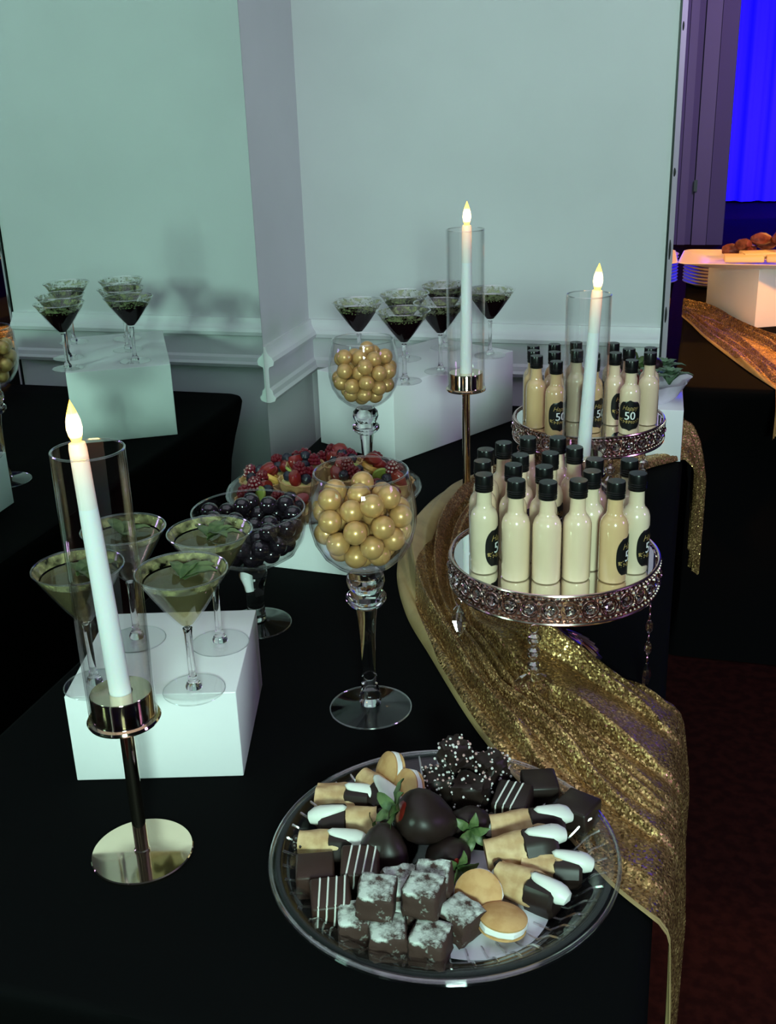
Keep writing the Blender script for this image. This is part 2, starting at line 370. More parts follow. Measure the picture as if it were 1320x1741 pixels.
# narrow mirror on the return of the wall, right
m = thing('return_mirror', 'worn edged mirror on the wall end beside the blue curtain', 'mirror', (XE+0.008, YB, 0.05))
MB().box((0.002, 1.17, 1.2), (0.010, 2.30, 2.9)).build('backing', 'mirror_edge', m, 0)
MB().add([(0.008, 0.004, -.2), (0.008, 2.3, -.2), (0.008, 2.3, 2.64), (0.008, 0.004, 2.64)], [(0, 1, 2, 3)]).build('glass', 'mirror', m, 0)
MB().add([(-0.003, -0.004, -.2), (0.008, 0.0035, -.2), (0.008, 0.0035, 2.64), (-0.003, -0.004, 2.64)], [(0, 1, 2, 3)]).build('bevel', 'bevel', m, 0)
MB().add([(-0.0075, -0.0045, -.2), (-0.0032, -0.0045, -.2), (-0.0032, -0.0045, 2.64), (-0.0075, -0.0045, 2.64)], [(0, 1, 2, 3)]).build('edge_line', 'mirror_edge', m, 0)
for z, h, wd in ((0.80, .010, .003), (0.51, .010, .004), (0.345, .024, .004), (0.20, .020, .004), (1.10, .008, .003)):
    MB().sphere((0.000, -0.001, T+z-0.05), 1, 8, 6, None, (wd, 0.002, h)).build('worn_spot', 'spot', m)

# ------------------------------------------------------------------ tables
def make_table(name, label, x0, x1, y0, y1):
    cx, cy = (x0+x1)/2, (y0+y1)/2; t = thing(name, label, 'table', (cx, cy, 0)); a, b = (x1-x0)/2-.02, (y1-y0)/2-.02
    MB().box((0, 0, T-0.02), (2*a, 2*b, 0.025)).build('tabletop', 'metal', t, 0)
    for i in (-1, 1):
        for j in (-1, 1): MB().tube([(i*(a-.05), j*(b-.06), 0.0), (i*(a-.05), j*(b-.06), T-.033)], 0.014).build('leg', 'metal', t)
    return t
def make_cover(x0, x1, y0, y1):
    cx, cy = (x0+x1)/2, (y0+y1)/2; a, b = (x1-x0)/2, (y1-y0)/2; rc = 0.05
    loop = []                                   # (x, y, nx, ny, corner weight)
    def side(p, q, nrm, n):
        for i in range(n): loop.append((p[0]+(q[0]-p[0])*i/n, p[1]+(q[1]-p[1])*i/n, nrm[0], nrm[1], 2*abs(i/n-0.5)))
    def corner(c, a0):
        for k in range(5):
            an = a0+math.pi/2*k/5; loop.append((c[0]+rc*math.cos(an), c[1]+rc*math.sin(an), math.cos(an), math.sin(an), 1.0))
    side((a-rc, -b), (-(a-rc), -b), (0, -1), 24) if False else None
    corner((a-rc, -(b-rc)), -math.pi/2); side((a, -(b-rc)), (a, b-rc), (1, 0), 40)
    corner((a-rc, b-rc), 0); side((a-rc, b), (-(a-rc), b), (0, 1), 20)
    corner((-(a-rc), b-rc), math.pi/2); side((-a, b-rc), (-a, -(b-rc)), (-1, 0), 40)
    corner((-(a-rc), -(b-rc)), math.pi); side((-(a-rc), -b), (a-rc, -b), (0, -1), 20)
    mb = MB(); n = len(loop); zs = [(0, 0.012), (-0.0035, 0.0035), (-0.0115, 0), (-0.03, 0.004), (-0.06, 0.012), (-0.10, 0.024), (-0.16, 0.038), (-0.25, 0.048), (-0.4, 0.055), (-0.6, 0.05), (-0.72, 0.03), (-0.745, 0.02)]
    for dz, ins in zs:
        for (x, y, nx, ny, wgt) in loop:
            h = -dz/0.745; pinch = 0.09*math.sin(math.pi*min(1, h))*(1-wgt**2)
            k = ins + pinch
            mb.v.append((x-nx*k, y-ny*k, T+dz))
    for i in range(len(zs)-1):
        for k in range(n): mb.f.append((i*n+k, i*n+(k+1) % n, (i+1)*n+(k+1) % n, (i+1)*n+k))
    mb.f.append(tuple(range(n)))
    o = mb.build('table_cover', 'cloth', None, 60); o.location = (cx, cy, 0); return o
TX0, TX1, TY0, TY1 = -0.764, 0.005, 0.590, 2.450
make_table('folding_table', 'long dessert table standing under its black cover beside the mirror', TX0, TX1, TY0, TY1)
tag(make_cover(TX0, TX1, TY0, TY1), 'black stretch cover on the long dessert table beside the mirror', 'table cover')
make_table('folding_table', 'further table behind the wall end carrying the cheese platter', -0.03, 0.73, 2.665, 4.50)
tag(make_cover(-0.03, 0.73, 2.665, 4.50), 'black stretch cover on the further table with the cheese platter', 'table cover')

# ------------------------------------------------------------------ white risers
def riser(label, corner, dx, dy, h, group='white display risers'):
    # corner: front corner, dx / dy: vectors of the two sides
    c = Vector((corner[0]+(dx[0]+dy[0])/2, corner[1]+(dx[1]+dy[1])/2, T+0.0005))
    o = put('display_riser', bevel_box((math.hypot(*dx), math.hypot(*dy), h), 0.0012, 2), 'acrylic')
    o.location = c; o.rotation_euler = (0, 0, math.atan2(dx[1], dx[0]))
    return tag(o, label, 'riser', group)
riser('white glossy box riser holding the pale martinis', (-0.617, 0.876), (0.177, 0.049), (-0.0525, 0.189), 0.106)
riser('white box riser under the six dark martinis', (-0.551, 1.986), (0.182, 0.331), (-0.192, 0.1055), 0.158)
riser('white box riser under the fruit tart platter', (-0.637, 1.462), (0.178, -0.012), (0.012, 0.178), 0.100)
riser('white box riser at the table end under the tray of greens', (-0.180, 2.086), (0.178, 0.006), (-0.006, 0.180), 0.104)
riser('white box riser lit orange on the further table', (0.182, 3.381), (0.27, 0.132), (-0.14, 0.287), 0.172)

# ------------------------------------------------------------------ sequin runners
def lerp_path(pts, t):
    k = t*(len(pts)-1); i = min(int(k), len(pts)-2); f_ = k-i
    p0, p1, p2, p3 = pts[max(i-1, 0)], pts[i], pts[i+1], pts[min(i+2, len(pts)-1)]
    return tuple(0.5*((2*p1[j]) + (-p0[j]+p2[j])*f_ + (2*p0[j]-5*p1[j]+4*p2[j]-p3[j])*f_**2 + (-p0[j]+3*p1[j]-3*p2[j]+p3[j])*f_**3) for j in range(2))
def runner(name, label, L, Rr, hem, fold, hang_end, hang_start, low=None, bump=None, ns=190, nu=150, nfold=6, seed=1):
    """sheet between two boundary paths on the table, its ends dropping over the edge"""
    rr = random.Random(seed); ph = [rr.uniform(0, 6.28) for _ in range(8)]
    t = thing(name, label, 'sequin cloth', (0, 0, T))
    rows = []
    def height(u, s):
        def pleat(p, steep):
            p = p % 1.0; q = min(1, p/steep); q = q*q*(3-2*q)
            return q*(1-max(0, (p-steep)/(1-steep)))**0.8
        uw = u + 0.05*math.sin(u*9+ph[5]) + 0.03*math.sin(s*8+u*5)
        p1 = pleat(uw*nfold + 0.35*math.sin(s*4+ph[0]) + 0.5*s + ph[1], 0.12)*(0.75+0.25*math.sin(s*9+u*7+ph[6]))
        p2 = pleat(uw*nfold*1.55 - 0.5*math.sin(s*5+ph[2]) - 1.2*s + ph[3], 0.2)*(0.5+0.5*math.sin(s*7-u*9+ph[7]))
        big = 0.5+0.5*math.sin(u*nfold*1.6 + s*5+ph[4])
        e = max(0.0, min(1, u*12, (1-u)*12))**0.6; k = 1-0.7*max(0, min(1, (s-0.80)/0.20)) if hang_end else 1
        return 0.0025 + fold*(0.80*p1*(0.45+0.55*big) + 0.26*p2*(1-0.5*big) + 0.12*big)*e*k
    H_ = int(0.16*nu)
    def uu(j, s):
        hw = hem(s)
        return hw*j/H_ if j <= H_ else hw+(1-hw)*(j-H_)/(nu-H_)
    for i in range(ns+1):
        s = i/ns; l, r_ = lerp_path(L, s), lerp_path(Rr, s); row = []
        for j in range(nu+1):
            u = uu(j, s); x, y = l[0]+(r_[0]-l[0])*u, l[1]+(r_[1]-l[1])*u; z = height(u, s)
            if low:
                dd = math.hypot(x-low[0], y-low[1]); k = min(1, max(0.25, (dd-low[2])/0.06)); z = 0.0025+(z-0.0025)*k
            if bump:
                dd = math.hypot(x-bump[0], y-bump[1]); z += bump[3]*max(0, 1-dd/bump[2])**1.2
            row.append((x, y, z))
        rows.append(row)
    def hang(base, out, length, taper, flare, n):
        res = []
        for i in range(1, n+1):
            q = i/n; row = []
            for j, (x, y, z) in enumerate(base):
                u = j/nu; drop = length*q*(1-taper*abs(u-0.5)*1.4); cx = sum(p[0] for p in base)/len(base); cy = sum(p[1] for p in base)/len(base)
                k = 1-taper*q*0.75; rip = (0.008*math.sin(u*nfold*2*math.pi+ph[1]) + 0.004*math.sin(u*29+ph[5]))*min(1, q*4)
                turn = min(1, drop/0.02); px = x if out[0] else cx+(x-cx)*k; py = y if out[1] else cy+(y-cy)*k
                fl = flare*(0.25+0.75*u)*min(1, drop/0.10)**0.6
                if j < H_ and flare: py -= (1-j/H_)*0.03*min(1, q*3)
                ox = out[0]*(fl+z*math.sin(turn*1.57)*0.35+0.016*turn+abs(rip)); oy = out[1]*(z*math.sin(turn*1.57)*0.35+0.016*turn+abs(rip))
                row.append((px+ox, py+oy, z*math.cos(turn*1.57)-max(0, drop-0.004)))
            res.append(row)
        return res
    if hang_end: rows = rows + hang(rows[-1], *hang_end, 60)
    if hang_start: rows = hang(rows[0], *hang_start, 40)[::-1] + rows
    def sheet(name_, j0, j1, m_, dz=0.0):
        vs = [(p[0], p[1], p[2]+dz) for row in rows for p in row[j0:j1+1]]; wd = j1-j0+1; fs = []
        for i in range(len(rows)-1):
            for j in range(wd-1): fs.append((i*wd+j, i*wd+j+1, (i+1)*wd+j+1, (i+1)*wd+j))
        o = MB().add(vs, fs).build(name_, m_, t, 180)
        return o
    sheet('lining_edge', 0, H_, 'lining'); sheet('sequin_panel', H_, nu, 'sequin')
    return t
runner('sequin_runner', 'gold sequin runner winding under the bottle stands and over the table edge',
       [(0.002, 2.27), (-0.16, 2.15), (-0.33, 1.99), (-0.415, 1.83), (-0.435, 1.65), (-0.415, 1.487), (-0.364, 1.342), (-0.300, 1.225), (-0.224, 1.092), (-0.171, 1.013), (-0.100, 0.920), (-0.041, 0.842), (0.000, 0.803)],
       [(0.002, 2.10), (-0.07, 2.02), (-0.11, 1.90), (-0.17, 1.78), (-0.22, 1.66), (-0.225, 1.55), (-0.215, 1.43), (-0.190, 1.335), (-0.145, 1.268), (-0.095, 1.245), (-0.058, 1.225), (-0.022, 1.203), (0.000, 1.182)],
       lambda s: 0.25-0.16*max(0, min(1, (s-.38)/.12)) - 0.075*max(0, min(1, (s-.5)/.1)), 0.062, ((1, 0), 0.52, 0.0, 0.011), ((1, 0), 0.28, 0.8, 0.004), low=(-0.19, 0.82, 0.165), bump=(-0.175, 1.245, 0.11, 0.040))
runner('sequin_runner', 'gold sequin runner lying across the further table in warm light',
       [(-0.030, 3.52), (0.00, 3.40), (0.04, 3.22), (0.10, 3.00), (0.16, 2.80), (0.205, 2.667)],
       [(-0.030, 3.70), (0.06, 3.58), (0.16, 3.40), (0.30, 3.20), (0.42, 2.95), (0.48, 2.667)],
       lambda s: 0.03, 0.034, ((0, -1), 0.11, 0.0, 0.01), None, nfold=6, seed=5)

# ------------------------------------------------------------------ candle holders and candles
def holder(label, x, y, cup):
    t = thing('candle_holder', label, 'candle holder', (x, y, T), 0, 'gold candle holders with glass tubes')
    MB().lathe([(0, 0), (.049, 0), (.050, .0015), (.050, .003), (.049, .004), (.012, .0042), (0, .0042)], 64).build('base', 'champagne', t)
    MB().lathe([(0, .0042), (.0078, .0042), (.0078, .006), (.0068, .007), (.0068, cup-.004), (.010, cup), (0, cup)], 24).build('pole', 'champagne', t)
    MB().lathe([(0, cup), (.030, cup), (.0335, cup+.001), (.0345, cup+.003), (.0335, cup+.005), (.0295, cup+.0055), (.0288, cup+.007), (.0288, cup+.030), (.0280, cup+.0315), (.011, cup+.0312), (.0105, cup+.024), (0, cup+.024)], 48).build('cup', 'champagne', t)
    z0, z1 = cup+.0062, cup+.268
    MB().lathe([(.0318, z0), (.0318, z1-.001), (.0310, z1), (.0302, z1-.001), (.0302, z0)], 64).build('glass_tube', 'tube', t)
    MB().torus(.0310, .0010, 64, 6, Matrix.Translation((0, 0, z1-.0005))).build('tube_lip', 'rib', t)
    return t
def candle(label, x, y, cup, lean):
    t = thing('led_candle', label, 'candle', (x, y, T+cup+.0248), 0, 'white flameless taper candles', rot=(lean[1], lean[0], 0))
    L_ = 0.250
    MB().lathe([(0, 0), (.0098, 0), (.0102, .002), (.0096, .09), (.0086, .18), (.0083, L_-.060)], 28).build('wax_body', 'wax', t)
    MB().lathe([(.0083, L_-.060), (.0080, L_-.03), (.0078, L_-.006), (.0070, L_-.001), (.0045, L_), (0, L_)], 28).build('wax_tip', 'glow', t)
    fl = [(0, L_-.001), (.0036, L_), (.0058, L_+.006), (.0068, L_+.012), (.0062, L_+.019), (.0042, L_+.026), (.0020, L_+.032), (0, L_+.037)]
    MB().lathe(fl, 20).build('flame', 'flame', t)
    return t
holder('gold candle holder in the left foreground with round mirror base', -0.489, 0.782, 0.153)
candle('leaning white taper candle in the left foreground tube', -0.489, 0.782, 0.153, (R(-1.8), R(0.5)))
holder('tallest gold candle holder beside the dark martini riser', -0.3625, 1.772, 0.215)
candle('white taper candle in the tallest holder near the wall', -0.3625, 1.772, 0.215, (R(0.6), R(0)))
holder('gold candle holder standing between the two bottle stands', -0.141, 1.553, 0.153)
candle('white taper candle between the two bottle stands', -0.141, 1.553, 0.153, (R(2.6), R(0.3)))

# ------------------------------------------------------------------ martini glasses
def bowl_r(z): # outer radius of the martini bowl
    k = (z-.076)/(.140-.076); return 0.005 + (0.0475-0.005)*(k**0.86)
def martini(dark):
    def bowl_r(z):
        k = (z-.076)/(.140-.076); return 0.005 + ((0.0530 if dark else 0.0478)-0.005)*(k**0.86)
    t = thing('martini_glass', 'x', 'martini glass')
    zz = [.076+.064*(i/9) for i in range(10)]
    outer = [(bowl_r(z), z) for z in zz]; inner = [(max(.002, bowl_r(z)-.0014), z+(.003 if i == 0 else 0)) for i, z in enumerate(zz)]
    MB().lathe([(0, .0745)] + outer + [(bowl_r(.140)-.0007, .1407)] + inner[::-1] + [(0, .0795)], 48).build('bowl', 'fine_glass', t)
    MB().lathe([(0, .0035), (.0085, .0035), (.0088, .006), (.0070, .010), (.0050, .013), (.0040, .020), (.0037, .050), (.0042, .068), (.0052, .0745), (0, .0745)], 20).build('stem', 'solid', t)
    MB().lathe([(0, 0), (.0325, 0), (.0335, .0008), (.0325, .0016), (.012, .0028), (.006, .0034), (0, .0034)], 48).build('foot', 'glass', t)
    lv = .123 if dark else .129
    lz = [.080+(lv-.080)*i/6 for i in range(7)]
    liq = [(0, .0799)] + [(max(.001, bowl_r(z)-.0022), z) for z in lz] + [(0, lv)]
    MB().lathe(liq, 40).build('drink', 'dark_drink' if dark else 'pale_drink', t)
    # sugared rim
    mb = MB(); rr = random.Random(3 if dark else 4)
    if dark:
        for k in range(150):
            a = rr.uniform(0, 6.283); z = rr.choice([rr.uniform(.121, .139), rr.uniform(.121, .127)]); r_ = bowl_r(z)-.0021
            mb.sphere((r_*math.cos(a), r_*math.sin(a), z), rr.uniform(.0007, .0017), 5, 4, None, (1, 1, .7))
        tag(mb.build('herb_flakes', 'herb', t), kind='stuff')
        mb = MB()
        for k in range(90):
            a = rr.gauss(1.0, 1.2); r_ = rr.uniform(.010, .032)
            mb.sphere((r_*math.cos(a), r_*math.sin(a), lv+.0006), rr.uniform(.001, .0022), 5, 4, None, (1.3, 1, .4))
        tag(mb.build('floating_herbs', 'herb', t), kind='stuff')
    else:
        pass
    zs_ = [.1255+.0135*i/4 for i in range(5)] if not dark else [.1262+.0125*i/4 for i in range(5)]
    if not dark: zs_ = [.1305, .133, .1355, .138, .1398]
    tag(MB().lathe([(bowl_r(z)-.0018, z) for z in zs_], 48).build('sugar_rim', 'herb_band' if dark else 'sugar_band', t), kind='stuff')
    MB().torus(bowl_r(.140)-.0007, .0013 if dark else .0009, 56, 6, Matrix.Translation((0, 0, .1405))).build('lip', 'rib', t)
    MB().torus(.0330, .0007, 48, 6, Matrix.Translation((0, 0, .0008))).build('foot_edge', 'rib', t)
    return t
def leaf_mesh(L_=.03, wd=.014, curl=.006, name='leaf'):
    vs, fs = [], []
    for i in range(7):
        s = i/6; hw = wd/2*math.sin(math.pi*min(1, s*0.93+.05))**0.8
        for j in (-1, 0, 1): vs.append((s*L_, j*hw, curl*math.sin(s*2.6)+(0.0018*abs(j)*(1 if i % 2 else .5))))
    for i in range(6):
        for j in range(2): fs.append((i*3+j, (i+1)*3+j, (i+1)*3+j+1, i*3+j+1))
    k = len(vs); vs2 = [(x, y, z-.0005) for x, y, z in vs]
    fs2 = [tuple(k+i for i in reversed(f)) for f in fs]
    return MB().add(vs, fs).add(vs2, [tuple(i-k for i in f) for f in fs2]).mesh(name, 60)
LEAF = leaf_mesh(); LEAF.materials.append(M['leaf'])
gp = martini(False); gd = martini(True)
pale = [((-0.485, 0.918), 'pale martini with floating leaves at the front right riser corner'), ((-0.500, 1.022), 'pale martini at the back right corner of the near riser'),
        ((-0.596, 0.905), 'pale martini at the front left riser corner behind the candle tube'), ((-0.600, 1.010), 'pale martini at the back left corner of the near riser')]
rr = random.Random(11)
for i, ((x, y), lb) in enumerate(pale):
    g = gp if i == 0 else copy_tree(gp)
    g.location = (x, y, T+.1072); g.rotation_euler = (0, 0, i*1.3); tag(g, lb, None, 'pale martinis on the near riser')
for i, g in enumerate([gp]+[o for o in col.objects if o.get('group') == 'pale martinis on the near riser' and o is not gp]):
    for k in range(5 if i else 4):
        lf = put('mint_leaf', LEAF, None, g); a = -g.rotation_euler.z + [0.9, 0.3, 1.6, 2.6, -0.5][k] + rr.uniform(-.3, .3); r_ = rr.uniform(.002, .012)
        lf.location = (r_*math.cos(a)-.006*math.cos(a), r_*math.sin(a)-.006*math.sin(a), .1300+.0006*k); lf.rotation_euler = (rr.uniform(-.25, .25), rr.uniform(-.2, .05), a); s = rr.uniform(1.05, 1.35); lf.scale = (s, s, s)
        if k == 3: lf.scale = (s*.8, s*.8, s*.8)
darks = [((-0.653, 2.105), 'dark martini at the left end of the tall riser, above the back candy glass'), ((-0.582, 2.205), 'dark martini second in the back row, nearer the wall'),
         ((-0.536, 2.022), 'dark martini at the front corner of the tall riser'), ((-0.520, 2.318), 'dark martini at the back of the tall riser close to the wall'),
         ((-0.484, 2.112), 'dark martini in the middle of the front row beside the tall candle'), ((-0.410, 2.262), 'dark martini at the right end seen behind the tall candle')]
for i, ((x, y), lb) in enumerate(darks):
    g = gd if i == 0 else copy_tree(gd)
    g.location = (x, y, T+.1592); g.rotation_euler = (0, 0, i*1.1); tag(g, lb, None, 'dark martinis on the tall riser')

# ------------------------------------------------------------------ candy glasses
def pack(n, rb, zfun, zc0, R0, seed, iters=500):
    """settle n balls of radius rb in a bowl; zfun(p) -> signed push back inside"""
    g = np.random.default_rng(seed); p = np.stack([g.uniform(-R0*.5, R0*.5, n), g.uniform(-R0*.5, R0*.5, n), zc0+g.uniform(0, R0*1.6, n)], 1)
    for it in range(iters):
        p[:, 2] -= 0.0007*(1-it/iters)
        for _ in range(3):
            d = p[:, None]-p[None]; D = np.linalg.norm(d, axis=2)+np.eye(n)*9
            ov = np.clip(2*rb-D, 0, None); p += (d/D[..., None]*ov[..., None]).sum(1)*0.4
            p = zfun(p)
    return p
def candy_glass(label, x, y):
    t = thing('candy_glass', label, 'candy glass', (x, y, T), 0, 'tall footed glasses of gold candy')
    MB().lathe([(0, 0), (.0490, 0), (.0500, .0012), (.0490, .0024), (.020, .0055), (.012, .0075), (0, .0075)], 56).build('foot', 'glass', t)
    MB().lathe([(0, .0076), (.0125, .0076), (.0135, .013), (.0125, .019), (.0120, .024), (.0100, .030), (.0085, .060), (.0088, .095), (.0105, .120), (.0125, .136), (.0190, .140), (.0235, .146), (.0235, .151), (.0190, .156), (.0170, .158), (.0200, .162), (.0225, .169), (.0215, .177), (.0160, .183), (0, .184)], 40).build('stem', 'solid', t)
    out = [(0, .1845), (.018, .186), (.034, .193), (.047, .205), (.0565, .222), (.0610, .242), (.0612, .258), (.0585, .280), (.0535, .303)]
    inn = [(.0515, .303), (.0565, .280), (.0592, .258), (.0590, .242), (.0546, .223), (.0455, .2065), (.033, .195), (.018, .188), (0, .1865)]
    MB().lathe(out+[(.0525, .3042)]+inn, 56).build('bowl', 'glass', t)
    MB().torus(.0526, .0011, 64, 6, Matrix.Translation((0, 0, .3036))).build('lip', 'rib', t)
    MB().torus(.0492, .0010, 64, 6, Matrix.Translation((0, 0, .0012))).build('foot_edge', 'rib', t)
    return t
BALL = MB().sphere((0, 0, 0), .0134, 20, 14).mesh('ball'); BALL.materials.append(M['gold_ball'])
BALLK = MB().sphere((0, 0, 0), .0128, 18, 12).mesh('ball'); BALLK.materials.append(M['black_ball'])
def sphere_bowl(zc, R_, rb, zmin):
    def fn(p):
        c = np.array([0, 0, zc]); v = p-c; d = np.linalg.norm(v, axis=1); k = np.where(d > R_-rb, (R_-rb)/np.maximum(d, 1e-9), 1.0)
        q = c+v*k[:, None]
        up = q[:, 2] > zc+.035; return q
    return fn
for (x, y, lb, gl, seed) in ((-0.343, 1.092, 'tall footed glass of gold candy balls in front, behind the dessert tray', 'shiny gold candy ball in the front candy glass', 1), (-0.536, 1.748, 'tall footed glass of gold candy balls behind the fruit platter', 'shiny gold candy ball in the back candy glass', 2)):
    candy_glass(lb, x, y)
    P_ = pack(40, .0134, sphere_bowl(.2475, .0585, .0134, 0), .22, .055, seed)
    for q in P_:
        b = put('candy_ball', BALL, None); b.location = (x+q[0], y+q[1], T+q[2]); tag(b, gl, 'candy', gl.replace('shiny ', '').replace('ball', 'balls'))
# dark candy compote
cx, cy = -0.562, 1.272
t = thing('candy_compote', 'wide footed glass bowl of black candy balls behind the martinis', 'glass bowl', (cx, cy, T))
MB().lathe([(0, 0), (.0475, 0), (.0485, .0012), (.0475, .0024), (.020, .0055), (.013, .0075), (0, .0075)], 56).build('foot', 'glass', t)
MB().lathe([(0, .0076), (.0120, .0076), (.0135, .010), (.0125, .020), (.0125, .048), (.0150, .062), (.0200, .076), (.0185, .088), (.012, .0935), (0, .094)], 40).build('stem', 'solid', t)
MB().lathe([(0, .0945), (.020, .0955), (.045, .101), (.064, .113), (.074, .130), (.0775, .150), (.0775, .173), (.0765, .174), (.0755, .173), (.0755, .150), (.072, .131), (.062, .1145), (.044, .103), (.020, .0975), (0, .0965)], 64).build('bowl', 'glass', t)
MB().torus(.0765, .0012, 64, 6, Matrix.Translation((0, 0, .1735))).build('lip', 'rib', t)
MB().torus(.0478, .0010, 64, 6, Matrix.Translation((0, 0, .0012))).build('foot_edge', 'rib', t)
def dish(p):
    q = p.copy(); rb = .0128
    rad = np.hypot(q[:, 0], q[:, 1]); k = np.where(rad > .0755-rb-.001, (.0755-rb-.001)/np.maximum(rad, 1e-9), 1); q[:, 0] *= k; q[:, 1] *= k
    rad = np.hypot(q[:, 0], q[:, 1]); fl = .0975+rb+0.032*(rad/.064)**3.2
    q[:, 2] = np.maximum(q[:, 2], fl); return q
for q in pack(58, .0128, dish, .13, .08, 5):
    b = put('candy_ball', BALLK, None); b.location = (cx+q[0], cy+q[1], T+q[2]); tag(b, 'glossy black candy ball in the wide footed bowl', 'candy', 'black candy balls in the wide footed bowl')

# ------------------------------------------------------------------ mirror stands
RING = MB().torus(.0105, .0011, 18, 6, Matrix.Rotation(R(90), 4, 'Y')).mesh('ring'); RING.materials.append(M['rose'])
GEM = MB().lathe([(0, -.004), (.0045, -.0025), (.0068, 0), (.0045, .003), (0, .0042)], 8).mesh('gem', 0); GEM.materials.append(M['crystal'])
DROP = MB().lathe([(0, -.034), (.004, -.030), (.0095, -.020), (.0105, -.014), (.0075, -.006), (.003, -.001), (0, 0)], 8, Matrix.Diagonal((1, .45, 1, 1))).mesh('drop', 0); DROP.materials.append(M['drop'])
BEAD = MB().sphere((0, 0, 0), .0068, 10, 6).mesh('bead', 0); BEAD.materials.append(M['drop'])
LINK = MB().torus(.0045, .0006, 12, 5, Matrix.Rotation(R(90), 4, 'X')).mesh('link'); LINK.materials.append(M['rose'])
def stand(label, x, y, zt, pend):
    t = thing('cake_stand', label, 'cake stand', (x, y, T), 0, 'round mirror top crystal stands')
    def sc(a, r, z): return 1+.035*math.sin(a*18) if z < .012 and r > .03 else 1
    MB().lathe([(0, 0), (.062, 0), (.064, .004), (.058, .010), (.040, .020), (.024, .032), (.016, .045), (.0135, .07), (.016, .095), (.024, zt-.042), (.050, zt-.036), (0, zt-.036)], 72, None, sc).build('pedestal', 'rose', t)
    for k in range(26):
        a = 2*math.pi*k/26; mb = MB(); mb.tube([(.060*math.cos(a), .060*math.sin(a), .010), (.050*math.cos(a+.1), .050*math.sin(a+.1), .0165), (.040*math.cos(a+.2), .040*math.sin(a+.2), .0225)], .0018, 5)
        mb.build('foot_rib', 'rose', t)
    r0 = .129
    MB().lathe([(0, zt-.035), (r0-.004, zt-.035), (r0-.003, zt-.006), (0, zt-.006)], 64).build('plate_body', 'rose', t)
    MB().lathe([(0, zt-.0055), (r0-.004, zt-.0055), (r0-.004, zt), (0, zt)], 96).build('mirror_top', 'tray_mirror', t)
    for z, th in ((zt+.002, .0020), (zt-.034, .0024)):
        MB().torus(r0+.0005, th, 96, 8, Matrix.Translation((0, 0, z))).build('rim_wire', 'rose', t)
    mb = MB()
    for k in range(110):
        a = 2*math.pi*k/110
        for z in (zt-.002, zt-.0295): mb.sphere(((r0+.002)*math.cos(a), (r0+.002)*math.sin(a), z), .0021, 6, 4)
    tag(mb.build('bead_trim', 'rose', t), kind='stuff')
    mb = MB()
    for k in range(34):                     # small filler rosettes between the rings
        a = 2*math.pi*(k+.5)/34
        for z in (zt-.0085, zt-.0235): mb.sphere(((r0+.001)*math.cos(a), (r0+.001)*math.sin(a), z), .0032, 6, 4)
    tag(mb.build('rosette_trim', 'rose', t), kind='stuff')
    for k in range(34):
        a = 2*math.pi*k/34
        o = put('rim_ring', RING, None, t); o.location = ((r0+.001)*math.cos(a), (r0+.001)*math.sin(a), zt-.016); o.rotation_euler = (0, 0, a)
        o = put('rim_crystal', GEM, None, t); o.location = ((r0+.0015)*math.cos(a), (r0+.0015)*math.sin(a), zt-.016); o.rotation_euler = (0, R(90), a)
    for a, kinds in pend:
        a = R(a); px, py = (r0+.004)*math.cos(a), (r0+.004)*math.sin(a)
        p = put('pendant', MB().torus(.004, .0007, 12, 5, Matrix.Rotation(R(90), 4, 'X')).mesh('hook'), 'rose', t); p.scale = (1.25, 1.25, 1.25); p.location = (px, py, zt-.039); p.rotation_euler = (0, 0, a+R(90)+R(20)); z = -.004
        for kd in kinds:
            if kd == 'b': o = put('bead', BEAD, None, p); o.location = (0, 0, z-.0068); z -= .0145
            elif kd == 'l': o = put('link', LINK, None, p); o.location = (0, 0, z-.0045); z -= .009
            elif kd == 's': o = put('long_bead', BEAD, None, p); o.scale = (.55, .55, 1.1); o.location = (0, 0, z-.0072); z -= .0145
            elif kd == 'd': o = put('drop_crystal', DROP, None, p); o.location = (0, 0, z); z -= .03
            elif kd == '2':
                for sgn in (-1, 1): o = put('drop_crystal', DROP, None, p); o.location = (sgn*.004, 0, z); o.rotation_euler = (0, sgn*R(-24), 0)
    return t
F0, B0 = (-0.147, 1.262, 0.148), (-0.163, 1.865, 0.150)
stand('near mirror topped crystal stand crowded with cream bottles', *F0, [(218, 'd'), (268, 'bbb2'), (338, 'lslsld'), (100, 'd')])
stand('far mirror topped crystal stand with bottles near the wall', *B0, [(292, 'bd'), (320, 'bbd'), (215, 'd')])

